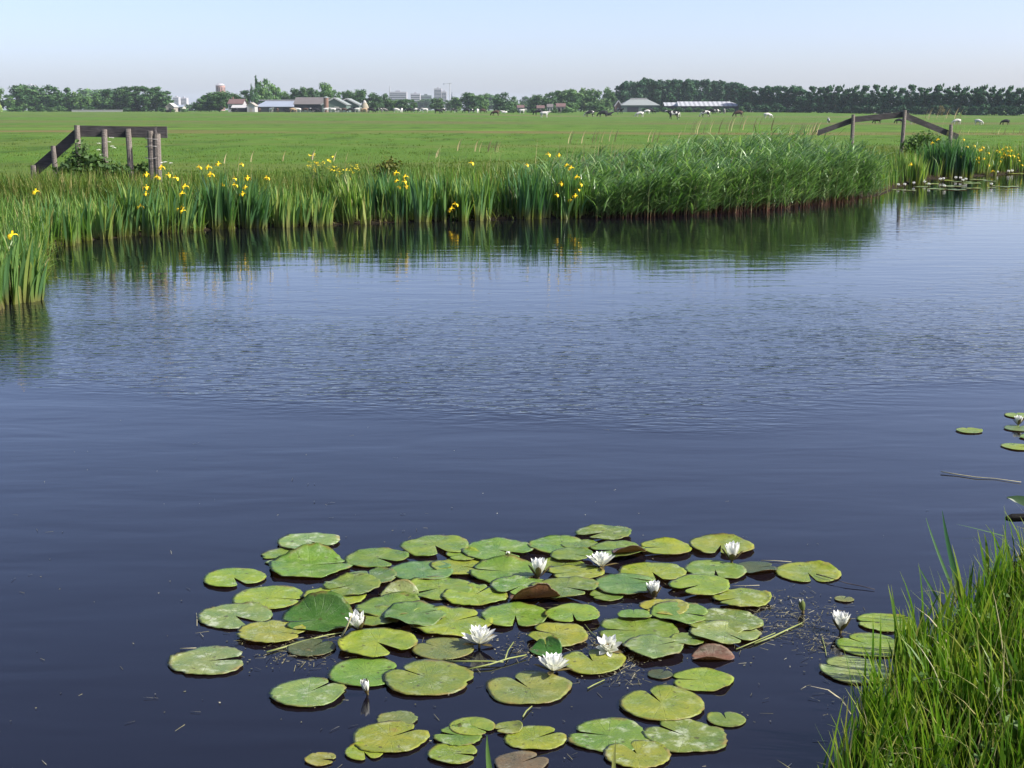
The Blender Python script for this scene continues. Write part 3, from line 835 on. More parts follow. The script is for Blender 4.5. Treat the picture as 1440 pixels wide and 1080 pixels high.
def mat_foliage(name, cols, trans=.25, rough=.55, spec=.25):
    m, nt, out = new_mat(name); N = NT(nt)
    r = N.n('Attribute', attribute_name='rnd').outputs['Fac']
    oi = N.n('ObjectInfo')
    c = N.ramp(r, cols)
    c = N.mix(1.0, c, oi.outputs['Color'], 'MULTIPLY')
    leaf_shader(N, out, c, trans, rough, spec); return m


def leaf_cloud(centres, radii, n, size, rg, up_bias=.25, shell=(.55, 1.05), asp=1.5):
    """n leaf-sized faces scattered through a set of ellipsoid clumps"""
    centres = np.asarray(centres, float); radii = np.asarray(radii, float)
    vol = (radii.prod(1)) ** .67; k = rg.choice(len(centres), n, p=vol / vol.sum())
    d = rg.normal(size=(n, 3)); d /= np.linalg.norm(d, axis=1)[:, None]
    P = centres[k] + d * radii[k] * rg.uniform(shell[0], shell[1], n)[:, None]
    nrm = d + rg.normal(0, .65, (n, 3)) + np.array([0, 0, up_bias]); nrm /= np.linalg.norm(nrm, axis=1)[:, None]
    t = np.cross(nrm, rg.normal(size=(n, 3))); t /= np.linalg.norm(t, axis=1)[:, None]
    b = np.cross(nrm, t); sz = size * rg.uniform(.6, 1.35, n)
    a = t * (sz * asp / 2)[:, None]; b = b * (sz / 2)[:, None]
    V = np.stack([P - a, P - b * .9, P + a, P + b * .9], 1).reshape(-1, 3)
    F = np.arange(4 * n).reshape(-1, 4)
    clump = rg.random(len(centres))
    R = np.clip(.55 * clump[k] + .45 * rg.random(n), 0, 1)
    return V, F, np.repeat(R, 4)


# ---- yellow iris flower: three hanging falls, three upright standards, on its stalk
def iris_flower_geo(mb, top, size, rg):
    az0 = rg.uniform(0, 6.28)
    for k in range(3):
        az = az0 + k * 2.094; d = Vector((math.cos(az), math.sin(az), 0)); sd_ = Vector((-d.y, d.x, 0)); V = []; n = 5
        for i in range(n + 1):
            t = i / n
            c = top + d * (size * .62 * math.sin(t * 1.75)) + Vector((0, 0, size * (.22 * math.sin(t * 2.2) - .62 * t * t)))
            w_ = size * (.10 + .36 * math.sin(PI * min(1, t * .85 + .08)) ** 1.2)
            V += [c - sd_ * w_ * .5 + Vector((0, 0, -.05 * size)), c + Vector((0, 0, .03 * size)), c + sd_ * w_ * .5 + Vector((0, 0, -.05 * size))]
        mb.add(V, [(i * 3 + j, i * 3 + j + 1, i * 3 + j + 4, i * 3 + j + 3) for i in range(n) for j in (0, 1)], 0)
        az += 1.047; d = Vector((math.cos(az), math.sin(az), 0)); sd_ = Vector((-d.y, d.x, 0)); V = []
        for i in range(4):
            t = i / 3; c = top + d * (size * .14 * t) + Vector((0, 0, size * .42 * t)); w_ = size * (.07 + .16 * math.sin(PI * t * .9))
            V += [c - sd_ * w_ * .5, c + sd_ * w_ * .5]
        mb.add(V, [(2 * i, 2 * i + 1, 2 * i + 3, 2 * i + 2) for i in range(3)], 0)


def iris_clump(px, py, hw, hpx, n, flowers, lab, lean=0.0, dy=.0, hue=(0, 1), fsize=.088, wleaf=.044, deep=.8):
    base = on_plane(px, py, .02); D = base.y + dy; base = at(px, py, D); base.z = max(-.02, gz(base.x, D) if dy > .3 else 0.0)
    s = D / FOC; h = hpx * s; rx = hw * s
    rg = np.random.default_rng(int(px * 7 + py)); r2 = random.Random(int(px * 3 + py))
    root = empty('iris_clump', base); tag(root, lab, 'iris plant', 'yellow iris clumps along the water')
    n = int(n * 1.5); B = Blades(); nf = max(4, int(n / 11))
    fx = rg.uniform(-rx, rx, nf); fy = rg.uniform(0, deep, nf)
    k = rg.integers(0, nf, n); X0 = fx[k] + rg.normal(0, .035, n); Y0 = fy[k] + rg.normal(0, .035, n)
    side = X0 / max(rx, .05)
    dirx = side * .5 + lean + rg.normal(0, .5, n)
    az = np.where(dirx > 0, 0, PI) + rg.normal(0, .7, n)
    edge = 1 - .30 * side ** 2
    H = h * edge * rg.uniform(.62, 1.06, n)
    B.add(np.stack([X0, Y0, np.zeros(n) - .03], 1), H, wleaf * rg.uniform(.7, 1.25, n), az, np.abs(dirx) * .20, rg.uniform(0, .35, n) + .5 * (rg.random(n) < .12), 5, .45, rg.uniform(hue[0], hue[1], n), .8, .5, 2.0)
    link('foliage', B.mesh('foliage'), IRISLEAF, root)
    if px > 1350: flowers = flowers + [(a_ + r2.uniform(-7, 7), b_ + r2.uniform(1, 10)) for a_, b_ in flowers]
    for (fxp, fyp) in flowers:
        yo = r2.uniform(-.12, .12) if dy < .3 else r2.uniform(-.3, .1)
        top = at(fxp, fyp, D + yo) - base
        if top.z > .1:
            mb = MB(); iris_flower_geo(mb, top, fsize * r2.uniform(.85, 1.2), r2)
            b0 = Vector((min(rx, max(-rx, top.x * .85)), top.y + .1, 0))
            if (top.xy - b0.xy).length > .5: b0.x = top.x - .15
            mb.tube([b0, b0.lerp(top, .5) + Vector((.01, 0, .02)), top - Vector((0, 0, .015))], [.006, .005, .004], 5, mi=1)
            mb.build('flower', [IRISPETAL, IRISSTALK], root)
    return root


IC = [
 (8, 428, 26, 116, 110, [(17, 330)], 'tall leafy clump on the left headland with a single yellow flower', .2, 0, (.2, .95)),
 (62, 346, 38, 78, 120, [(50, 269)], 'clump at the inner corner of the left bank, one pale yellow flower', 0, 0, (.3, 1)),
 (125, 337, 36, 68, 120, [], 'flowerless pale green clump below the bush at the left fence', .1, 0, (.3, 1)),
 (185, 331, 34, 84, 130, [(206, 245), (206, 263), (205, 272), (197, 290)], 'clump below the thick fence post with a stack of yellow flowers', .2, 0, (.1, .9)),
 (238, 328, 34, 78, 120, [(221, 249), (227, 235), (237, 246), (247, 250), (260, 262), (256, 272)], 'clump just right of the left fence, flowers along its top', .1, 0, (.1, .85)),
 (258, 325, 16, 45, 40, [(258, 290), (250, 293), (257, 296)], 'low clump with three drooping flowers near the water', -.2, 0, (.3, 1)),
 (312, 321, 30, 86, 150, [(280, 235), (293, 235), (296, 245), (307, 230)], 'big blue-green fan clump with flowers standing above it', .05, 0, (0, .55)),
 (345, 320, 26, 74, 100, [(312, 259), (330, 251), (330, 260), (340, 231), (348, 250), (345, 263), (341, 272)], 'bluish clump leaning right beside the big fan clump', .9, 0, (0, .5)),
 (392, 318, 32, 62, 100, [(375, 250)], 'paler arching clump with one flower, right of the bluish one', .3, 0, (.4, 1)),
 (440, 317, 28, 58, 90, [], 'low loose flowerless clump below the yellow cress', .1, 0, (.3, 1)),
 (497, 314, 20, 78, 70, [], 'lean pale yellowish leaves rising beside a dark hollow', -.3, 0, (.6, 1)),
 (535, 312, 28, 78, 120, [(557, 243), (558, 254), (561, 263)], 'dark clump with a column of yellow flowers on its right', 0, 0, (0, .6)),
 (580, 311, 28, 76, 110, [(570, 248), (569, 255), (571, 262)], 'dark clump with a second flower column beside the first', 0, 0, (0, .7)),
 (630, 310, 28, 74, 110, [(635, 293), (640, 287), (633, 296), (663, 229)], 'clump whose fallen flowering stalk hangs out over the water', 0, 0, (.1, .9)),
 (680, 309, 28, 72, 110, [], 'plain green clump with no flowers in the middle of the bank', 0, 0, (.2, 1)),
 (735, 307, 28, 78, 130, [(741, 232)], 'very dark clump with one flower before the reed bed', .1, 0, (0, .5)),
 (785, 306, 30, 82, 130, [(786, 218), (771, 217), (797, 232), (803, 236), (789, 258), (783, 274)], 'dense clump at the reed edge, flowers above and inside', .1, 0, (0, .7)),
 (812, 306, 18, 76, 70, [(811, 249), (812, 266), (816, 259), (809, 275), (802, 281)], 'clump touching the reeds with a curved string of flowers', .1, 0, (.1, .8)),
 (1285, 259, 24, 48, 90, [(1281, 231)], 'light yellow-green clump between the reeds and dark clump', 0, 0, (.55, 1)),
 (1336, 249, 34, 60, 340, [(1311, 201), (1319, 196), (1355, 196), (1360, 206), (1352, 220)], 'big dark green clump in front of the right fence end', 0, 0, (0, .3)),
 (1378, 246, 24, 48, 90, [(1370, 205), (1371, 220), (1367, 225), (1376, 222), (1382, 207), (1390, 215), (1390, 232)], 'flowery clump right beside the big dark clump', .1, 0, (.3, 1)),
 (1422, 243, 30, 44, 110, [(1402, 212), (1410, 210), (1415, 207), (1420, 207), (1412, 217), (1417, 212), (1405, 220), (1422, 212), (1425, 219), (1432, 217), (1437, 232)], 'clump at the right picture edge crowded with yellow flowers', .1, 0, (.4, 1)),
]
for a in IC:
    iris_clump(a[0], a[1], a[2], a[3], a[4], a[5], a[6], a[7], a[8], a[9])
iris_clump(1005, 297, 24, 62, 40, [(991, 235), (1000, 240), (1016, 239), (1029, 247), (1010, 246)], 'iris growing inside the reed bed, five yellow flowers showing', 0, 1.2, (.1, .7))

# ---- the far bank's continuous mass of leaves, grass and reeds
def along(poly_px, n, d0, d1, rg):
    """points behind a waterline given in photo pixels; offset d0..d1 metres away from the water"""
    P = np.array([on_plane(*p).xy[:] for p in poly_px]); seg = np.diff(P, axis=0); L = np.linalg.norm(seg, axis=1); cum = np.r_[0, np.cumsum(L)]
    u = rg.random(n) * cum[-1]; i = np.clip(np.searchsorted(cum, u) - 1, 0, len(L) - 1); t = (u - cum[i]) / L[i]
    q = P[i] + seg[i] * t[:, None]; nrm = np.stack([-seg[i][:, 1], seg[i][:, 0]], 1) / L[i][:, None]
    q = q + nrm * rg.uniform(d0, d1, n)[:, None] + rg.normal(0, .03, (n, 2))
    return q


def planted(q, zoff=-.02): return np.stack([q[:, 0], q[:, 1], np.maximum(ground(q[:, 0], q[:, 1]), -.04) + zoff], 1)

rg = np.random.default_rng(5)
B = Blades()
leftb = far_px[1:20]
def fill(poly, n, d0, d1, h, w_, **kw):
    q = along(poly, n, d0, d1, rg); N_ = len(q)
    B.add(planted(q), h * rg.uniform(.55, 1.1, N_), w_ * rg.uniform(.6, 1.3, N_), rg.uniform(0, 2 * PI, N_), rg.uniform(0, .22, N_), rg.uniform(0, .6, N_) + .7 * (rg.random(N_) < .15), 4, .4, None, .8, .5, 2.0)
fill([(-420, 560), (-200, 530), (-60, 470), (0, 432), (40, 402), (56, 372), (66, 345)], 2600, -.05, 1.4, .72, .018)
fill([(66, 345), (120, 337), (200, 330), (300, 322), (400, 318), (480, 315)], 1000, .1, 1.4, .50, .024)
fill([(480, 315), (560, 312), (700, 308), (830, 306)], 1700, .0, 1.4, .70, .024)
fill([(1235, 274), (1262, 262), (1300, 252), (1440, 243), (1560, 236)], 2200, -.05, 1.6, .65, .022)
# bent and broken leaves along the waterline
q = along(far_px[4:15], 420, -.12, .15, rg); n_ = len(q)
B.add(planted(q), rg.uniform(.25, .55, n_), .016, rg.uniform(0, 2 * PI, n_), rg.uniform(.3, .9, n_), rg.uniform(.5, 1.6, n_), 5, .4, rg.uniform(.7, 1, n_), .8)
tag(link('sedge', B.mesh('sedge'), SEDGE), 'dense green sedge and iris leaves lining the far waterline', 'sedge', kind='stuff')

B = Blades()
def grassfill(poly, n, d0, d1, h, w_, rr=(0, 1)):
    q = along(poly, n, d0, d1, rg); N_ = len(q)
    B.add(planted(q), h * rg.uniform(.4, 1.2, N_), w_ * rg.uniform(.6, 1.3, N_), rg.uniform(0, 2 * PI, N_), rg.uniform(0, .35, N_), rg.uniform(0, .9, N_), 3, .3, rg.uniform(rr[0], rr[1], N_), .8)
allb = [(-420, 560), (-200, 530), (-60, 470), (0, 432), (40, 402), (56, 372), (66, 345), (120, 337), (200, 330), (300, 322), (400, 318), (480, 315), (560, 312), (700, 308), (830, 306)]
grassfill(allb[:8], 6000, .5, 5.5, .42, .010)
grassfill(allb[6:], 15000, .9, 4.2, .46, .012)
fl = np.stack([rg.uniform(-11.5, -4.6, 6500), rg.uniform(22.5, 25.7, 6500)], 1); nf_ = len(fl)
B.add(planted(fl), rg.uniform(.32, .70, nf_), .019, rg.uniform(0, 2 * PI, nf_), rg.uniform(0, .3, nf_), rg.uniform(0, .8, nf_), 4, .3, rg.random(nf_), .8)
grassfill(allb[6:], 9000, 3.5, 9, .22, .014)
grassfill([(830, 306), (1150, 286), (1235, 274), (1262, 262), (1300, 252), (1440, 243), (1600, 234)], 11000, 1.2, 9, .42, .016)
grassfill(allb[6:] + [(1235, 274), (1440, 243)], 9000, 8, 22, .11, .02, (0, .8))
# tussocks out on the open meadow
nt2 = 1500; tx = rg.uniform(-.42, .42, nt2); ty = 26 + 90 * rg.random(nt2) ** 1.5
tc_ = np.stack([tx * ty, ty], 1); tc_ = tc_[signed_dist(tc_[:, 0], tc_[:, 1]) > 5]
kk = rg.integers(0, len(tc_), 24000); q = tc_[kk] + rg.normal(0, .22, (24000, 2))
B.add(planted(q), rg.uniform(.04, .13, 24000), .022 * rg.uniform(.6, 1.4, 24000), rg.uniform(0, 2 * PI, 24000), rg.uniform(0, .5, 24000), rg.uniform(0, .8, 24000), 2, .2, np.clip(rg.random(len(tc_))[kk] * .6 + rg.random(24000) * .35, 0, 1), .8)
q = np.stack([rg.uniform(-.42, .42, 26000) , 24 + 50 * rg.random(26000) ** 1.3], 1); q[:, 0] *= q[:, 1]; q = q[signed_dist(q[:, 0], q[:, 1]) > 4]
n3 = len(q); B.add(planted(q), rg.uniform(.03, .09, n3), .018, rg.uniform(0, 2 * PI, n3), rg.uniform(0, .5, n3), rg.uniform(0, .8, n3), 2, .2, rg.random(n3) * .85, .8)
tag(link('bank_grass', B.mesh('bank_grass'), BANKGRASS), 'rough pale meadow grass on top of the far bank', 'grass', kind='stuff')

# tall dry flowering stems above the bank
B = Blades()
for (x0, x1, n_, yy0, h0) in ((950, 1110, 26, 3.0, 1.5), (1100, 1145, 22, 4.5, 1.35), (640, 700, 14, 2.5, 1.05), (790, 950, 16, 3.0, 1.25), (1285, 1350, 16, 6.0, 1.7), (1320, 1440, 20, 3.0, 1.1), (300, 640, 14, 2.2, .9)):
    for _ in range(n_):
        px = rg.uniform(x0, x1); ky = np.interp(px, [p[0] for p in far_px[6:]], [p[1] for p in far_px[6:]])
        g = on_plane(px, ky); y = g.y + yy0 + rg.uniform(-.6, .6); x = g.x * y / g.y
        B.add([[x, y, gz(x, y) - .02]], h0 * rg.uniform(.8, 1.12), .009, rg.uniform(-.6, .6), rg.uniform(0, .12), rg.uniform(0, .25), 4, .3)
        B.add([[x + .02, y, gz(x, y) + h0 * .78]], h0 * .24, .035, rg.uniform(-.6, .6), .1, .5, 3, .2)
tag(link('dry_reed', B.mesh('dry_reed'), DRYREED), 'thin dry straw-coloured reed stems above the far bank', 'dry reed', kind='stuff')

# ---- the reed bed
reed_edge = [(832, 306), (890, 304), (950, 302), (1050, 296), (1140, 287), (1215, 277.5)]
Bs = Blades(); Bl = Blades()
n_ = 4400
q = np.concatenate([along(reed_edge, 3000, -.3, 4.4, rg), along(reed_edge, 1400, -.42, .5, rg)])
bx = q[:, 0] / (q[:, 1] * CP + EYE * SP) * FOC + 720
prof = np.interp(bx, [815, 850, 900, 960, 1010, 1060, 1110, 1160, 1200, 1240, 1262], [.50, .60, .72, .80, .86, .98, 1.02, 1.02, .98, .88, .62])
P0 = planted(q); H = prof * np.where(rg.random(n_) < .25, rg.uniform(.5, .85, n_), rg.uniform(.8, 1.12, n_)) * (1 + .13 * np.sin(q[:, 0] * 2.3 + q[:, 1]) * np.sin(q[:, 0] * .9 - q[:, 1] * 1.7)); az = rg.normal(0.0, .7, n_); le = rg.uniform(0, .10, n_); be = rg.uniform(.05, .28, n_)
Bs.add(P0, H, .011, az, le, be, 6, .7)
for k in range(8):
    t = rg.uniform(.16, 1.0, n_); th = le + be * t * .5
    X1 = P0 + np.stack([np.cos(az) * np.sin(th) * H * t, np.sin(az) * np.sin(th) * H * t, np.cos(th) * H * t], 1)
    la = rg.normal(-.15, .85, n_) + PI * (rg.random(n_) < .14)
    Bl.add(X1, rg.uniform(.22, .46, n_), rg.uniform(.019, .034, n_), la, rg.uniform(.35, .8, n_), rg.uniform(.5, 1.35, n_), 4, .3, None, .5, .35)
nd = 240; qd = along(reed_edge, nd, -.3, 4.2, rg); Bd = Blades()
Bd.add(planted(qd), rg.uniform(.6, 1.25, nd), .012, rg.normal(0, .9, nd), np.abs(rg.normal(0, .22, nd)), rg.uniform(0, .5, nd), 5, .4)
Bd.add(planted(qd[:90]), rg.uniform(.3, .6, 90), .022, rg.normal(0, 1.2, 90), rg.uniform(.3, .9, 90), rg.uniform(.3, 1.2, 90), 5, .4)
reed = tag(link('reed_bed', Bs.mesh('reed_bed'), REEDSTEM), 'tall green reed bed leaning right, reddish at its foot', 'reed bed', kind='stuff')
tag(link('dead_straw', Bd.mesh('dead_straw'), DRYREED, reed), kind='stuff')
tag(link('leaf_mass', Bl.mesh('leaf_mass'), REEDLEAF, reed), kind='stuff')

LEAFY = mat_foliage('herb_leaf', [(0, (.045, .105, .025)), (1, (.12, .20, .04))])
# ---- near bank: lush grass, sedge, straw
B = Blades(); rg = np.random.default_rng(21)
def near(n, d0, d1, h, w_, lean, bend, seg, rr, clump=0.0, ybias=0):
    q = np.stack([rg.uniform(.55, 6.5, n * 4), rg.uniform(2.6, 9.5, n * 4)], 1)
    s_ = signed_dist(q[:, 0], q[:, 1]); u = q[:, 0] / q[:, 1]
    ok = (s_ > d0) & (s_ < d1) & (u < .60) & (q[:, 1] > 2.8) & (q[:, 0] / (q[:, 1] * CP + 1.85 * SP) * FOC + 720 > 1182)
    q = q[ok][:n]; m_ = len(q)
    if clump: 
        cc = q[rg.integers(0, m_, max(3, m_ // 14))]; kk = rg.integers(0, len(cc), m_); q = cc[kk] + rg.normal(0, clump, (m_, 2))
    gust = .5 * np.sin(q[:, 0] * 4 + q[:, 1] * 3)
    B.add(planted(q, -.01), h * rg.uniform(.45, 1.12, m_), w_ * rg.uniform(.55, 1.35, m_), rg.uniform(0, 2 * PI, m_) * .6 + PI * .75 + gust, np.abs(rg.normal(0, lean, m_)), np.abs(rg.normal(0, bend, m_)), seg, .35, rg.uniform(rr[0], rr[1], m_), .75, .5, 1.6)
near(9500, -.02, 3.2, .28, .0074, .18, .48, 5, (0, .92))
near(6500, -.05, 2.6, .30, .0118, .15, .38, 6, (0, .86), .035)
near(2600, -.09, 1.2, .32, .0150, .15, .4, 6, (0, .78), .04)
near(900, 0, 2.6, .30, .0170, .25, .7, 6, (.2, .9), .02)
near(1800, -.02, 2.8, .34, .0055, .3, 1.2, 6, (.92, 1))
near(500, .1, 2.8, .40, .0032, .15, .5, 6, (.95, 1))
near(260, -.05, .6, .33, .008, .2, .4, 5, (.9, 1))
tag(link('near_grass', B.mesh('near_grass'), NEARGRASS), 'lush bright grass on the near bank at lower right', 'grass', kind='stuff')

# low broad-leaved weeds and dead thatch between the blades
q = np.stack([rg.uniform(.7, 4.5, 9000), rg.uniform(3.0, 8.5, 9000)], 1); s_ = signed_dist(q[:, 0], q[:, 1])
q = q[(s_ > .03) & (s_ < 2.2) & (q[:, 0] / (q[:, 1] * CP + 1.85 * SP) * FOC + 720 > 1170)]
q = q[np.sin(q[:, 0] * 9) * np.sin(q[:, 1] * 7 + 1) + .5 * np.sin(q[:, 0] * 21 + q[:, 1] * 17) > .25][:900]
g_ = ground(q[:, 0], q[:, 1]); lc = leaf_cloud(np.stack([q[:, 0], q[:, 1], g_ + .08], 1), np.tile([[.05, .05, .10]], (len(q), 1)), 5200, .020, rg, .7, (.1, 1.2), 1.7)
tag(link('weeds', np_mesh('weeds', lc[0], lc[1], {'rnd': lc[2]}), LEAFY), 'small broad-leaved weeds low among the near bank grass', 'weed', kind='stuff')

# withered flower heads and small leafy herbs in the near grass
rr = random.Random(4); mb = MB()
SEEDHEAD = mat_plain('seed_head', (.34, .24, .18), .8, .2, .3, 60)
def seedplant(px, py, Y, h, lab):
    top = at(px, py, Y); g = gz(top.x, Y); root = empty('dry_herb', (top.x, Y, g)); tag(root, lab, 'dry plant', 'withered herbs in the near grass')
    mb = MB(); T_ = top - Vector((top.x, Y, g)); mb.tube([(0.02, .02, -.02), T_ * .5, T_], [.003, .0025, .002], 5); mb.build('stem', DRYREED2, root)
    V = []; F = []
    for _ in range(90):
        d = Vector((rr.gauss(0, 1), rr.gauss(0, 1), rr.gauss(0, 1))).normalized(); L = rr.uniform(.008, .03)
        c = T_ + d * rr.uniform(.004, .022); s_ = d.orthogonal().normalized() * .0022; b = len(V)
        V += [c - s_, c + s_, c + d * L + s_ * .3, c + d * L - s_ * .3]; F.append((b, b + 1, b + 2, b + 3))
    link('seed_head', np_mesh('seed_head', [tuple(v) for v in V], F), SEEDHEAD, root)
DRYREED2 = mat_plain('dry_stem', (.32, .25, .13), .8, .2, .2, 30)
for a in [(1382, 912, 4.9, .3, 'large pinkish withered head in the middle of the near grass'), (1362, 930, 4.75, .3, 'pinkish withered head just left of the large one'), (1398, 950, 4.6, .3, 'withered head below the large pinkish one'),
          (1292, 858, 5.2, .3, 'whitish feathery head at the grass edge near the lone pads'), (1395, 748, 6.6, .3, 'dry fluffy head at the top of the near grass'), (1425, 730, 6.9, .3, 'dry pinkish heads by the dark timber end'), (1335, 1022, 4.3, .3, 'pale dry head low in the near grass')]:
    seedplant(*a)
BUTTER = mat_plain('buttercup_petal', (.75, .55, .02), .4, .4, .1, 30)
def buttercup(px, py, Y, lab):
    top = at(px, py, Y); g = gz(top.x, Y); root = empty('buttercup', (top.x, Y, g)); tag(root, lab, 'flower'); T_ = top - Vector((top.x, Y, g))
    mb = MB(); mb.tube([(0, .02, -.02), T_ * .6, T_], [.002, .0018, .0015], 5); mb.build('stem', TSTEM, root)
    V = []; F = []
    for k in range(5):
        a = k * 1.2566; d = Vector((math.cos(a), math.sin(a), .5)); s_ = Vector((-d.y, d.x, 0)); b = len(V)
        V += [T_ - s_ * .002, T_ + s_ * .002, T_ + d * .009 + s_ * .006, T_ + d * .009 - s_ * .006]; F.append((b, b + 1, b + 2, b + 3))
    link('corolla', np_mesh('corolla', [tuple(v) for v in V], F), BUTTER, root)
buttercup(1257, 980, 4.35, 'single small yellow buttercup at the edge of near grass')

# the tall dark blade on the near bank, and the iris blades whose tips enter from below
def blade_thing(name, px, py, Y, tip, wd, lab, stops, cat='leaf blade'):
    b0 = at(px, py, Y); tp = at(tip[0], tip[1], Y + tip[2]); root_z = max(-.02, gz(b0.x, Y)); b0.z = root_z
    mid = b0.lerp(tp, .55) + Vector((-.015, 0, .01)); V = []; F = []; T = []
    n = 10; sx = Vector((1, .25, 0)).normalized()
    for i in range(n + 1):
        t = i / n; c = b0 * (1 - t) ** 2 + mid * (2 * t * (1 - t)) + tp * t * t; w_ = wd * (1 - t ** 2.2) * .5 + .0006
        V += [c - sx * w_, c + Vector((0, w_ * .35, 0)), c + sx * w_]; T += [t] * 3
    F = [(i * 3 + j, i * 3 + j + 1, i * 3 + j + 4, i * 3 + j + 3) for i in range(n) for j in (0, 1)]
    o = link(name, np_mesh(name, [tuple(v) for v in V], F, {'rnd': [stops] * len(V), 't': T}), IRISLEAF); tag(o, lab, cat); return o
blade_thing('iris_leaf', 1352, 880, 5.15, (1325, 718, 0), .026, 'tall dark leaf blade rising highest from the near grass', .02)
blade_thing('iris_leaf', 1345, 900, 5.2, (1302, 728, .1), .014, 'thinner green blade just left of the tallest dark one', .3)
blade_thing('iris_leaf', 1330, 900, 5.1, (1291, 795, 0), .012, 'slanting thin blade at the waterward edge of near grass', .35)
blade_thing('iris_leaf', 700, 1130, 3.55, (685, 1034, 0), .020, 'pale green blade tip poking up at the bottom of the picture', .6)
blade_thing('iris_leaf', 868, 1130, 3.5, (866, 1041, 0), .017, 'short blade with yellow tip at the bottom before a pad', .97)
blade_thing('iris_leaf', 1440, 800, 6.0, (1345, 737, .1), .012, 'long arching grass leaf bending over the water at right', .5)

# dock plant whose leaf tip enters at the right edge
DOCK = mat_foliage('dock_leaf', [(0, (.03, .07, .02)), (1, (.06, .11, .03))], .2, .4, .4)
root = empty('dock_plant', (on_plane(1500, 790, .1).x, on_plane(1500, 790, .1).y, .1)); tag(root, 'broad-leaved plant reaching in from the right picture edge', 'plant')
for k, (tx, ty, wd) in enumerate([(1416, 699, .045), (1470, 670, .06), (1540, 680, .06), (1560, 730, .06), (1470, 735, .05)]):
    b0 = Vector((0, 0, 0)); tp = at(tx, ty, root.location.y + .05 * k) - root.location; V = []; n = 8
    ax = tp - b0; sd_ = ax.cross(Vector((0, -1, .4))).normalized()
    for i in range(n + 1):
        t = i / n; c = b0.lerp(tp, t) + Vector((0, 0, .08 * math.sin(PI * t))); w_ = wd * (.12 if t < .4 else max(.02, math.sin(PI * (t - .4) / .62)))
        V += [c - sd_ * w_ * .5, c + Vector((0, 0, -.006)), c + sd_ * w_ * .5]
    F = [(i * 3 + j, i * 3 + j + 1, i * 3 + j + 4, i * 3 + j + 3) for i in range(n) for j in (0, 1)]
    link('leaf', np_mesh('leaf', [tuple(v) for v in V], F, {'rnd': [.2 * k] * len(V)}), DOCK, root)
DARKWOOD = mat_wood('wet_dark_wood', (.010, .009, .008))
p0, p1 = on_plane(1414, 729, .11), on_plane(1500, 724, .13)
mb = MB(); mb.tube([p0, p0.lerp(p1, .1), p0.lerp(p1, .5), p1], [.008, .017, .02, .02], 9, jit=.2)
tag(mb.build('timber_end', DARKWOOD), 'blackened timber end on the near bank at the right edge', 'timber')

# ---- yellow cress, cow parsley, bush at the left fence, small shrubs
def cress(px0, px1, pyt, pyb, n, Y, lab):
    rr = random.Random(int(px0)); cx = (px0 + px1) / 2; b0 = at(cx, pyb, Y); g = gz(b0.x, Y); root = empty('yellow_cress', (b0.x, Y, g)); tag(root, lab, 'flowering plant', 'yellow cress on the far bank')
    ms = MB(); V = []; F = []
    for _ in range(n):
        tp = at(rr.uniform(px0, px1), rr.uniform(pyt, pyb), Y + rr.uniform(-.2, .2)) - root.location
        ms.tube([(tp.x * .35, 0, -.02), (tp.x * .7, tp.y * .5, tp.z * .55), tp], [.006, .005, .003], 4)
        for _ in range(9):
            c = tp + Vector((rr.gauss(0, .022), rr.gauss(0, .022), rr.gauss(0, .018))); b = len(V); s_ = rr.uniform(.010, .017); a = rr.uniform(0, 6)
            u = Vector((math.cos(a), math.sin(a), rr.uniform(-.5, .5))) * s_; v_ = Vector((-math.sin(a), math.cos(a), rr.uniform(-.7, .7))) * s_
            V += [c - u, c - v_, c + u, c + v_]; F.append((b, b + 1, b + 2, b + 3))
    ms.build('stem', TSTEM, root); link('blossom', np_mesh('blossom', [tuple(v) for v in V], F), MUSTARD, root)
    q = leaf_cloud([(0, 0, .25), (-.2, 0, .2), (.2, .1, .22)], [(.2, .15, .25)] * 3, 320, .05, np.random.default_rng(int(px0)))
    link('foliage', np_mesh('foliage', q[0], q[1], {'rnd': q[2]}), LEAFY, root, (1, 1, 1, 1))
cress(434, 470, 217, 244, 20, 26.5, 'taller yellow-flowered cress, the left of two beside each other')
cress(467, 507, 232, 258, 24, 25.6, 'lower yellow-flowered cress, the right of two beside each other')

def parsley(px, pyt, Y, heads, lab):
    b0 = at(px, 260, Y); g = gz(b0.x, Y); root = empty('cow_parsley', (b0.x, Y, g)); tag(root, lab, 'wild flower', 'white umbels near the left fence')
    rr = random.Random(int(px * 9)); ms = MB(); V = []; F = []
    for (hx, hy) in heads:
        tp = at(hx, hy, Y + rr.uniform(-.1, .1)) - root.location
        ms.tube([(0, 0, -.02), (tp.x * .4, 0, tp.z * .6), tp], [.006, .005, .003], 4)
        for _ in range(26):
            a = rr.uniform(0, 6.28); r_ = .045 * math.sqrt(rr.random()); c = tp + Vector((math.cos(a) * r_, math.sin(a) * r_, .012 - r_ * .2 + rr.uniform(-.006, .006))); s_ = rr.uniform(.006, .012); b = len(V)
            V += [c + Vector((-s_, -s_, 0)), c + Vector((s_, -s_, rr.uniform(-.006, .006))), c + Vector((s_, s_, 0)), c + Vector((-s_, s_, rr.uniform(-.006, .006)))]; F.append((b, b + 1, b + 2, b + 3))
    ms.build('stem', TSTEM, root); link('umbel', np_mesh('umbel', [tuple(v) for v in V], F), UMBEL, root)
parsley(150, 190, 26.4, [(140, 202), (139, 211), (157, 194), (158, 206), (161, 208), (153, 200), (142, 218)], 'white umbels rising behind the bush between fence posts')
parsley(232, 230, 25.2, [(229, 229), (233, 228), (240, 229.5)], 'low white umbels right of the thick fence post')

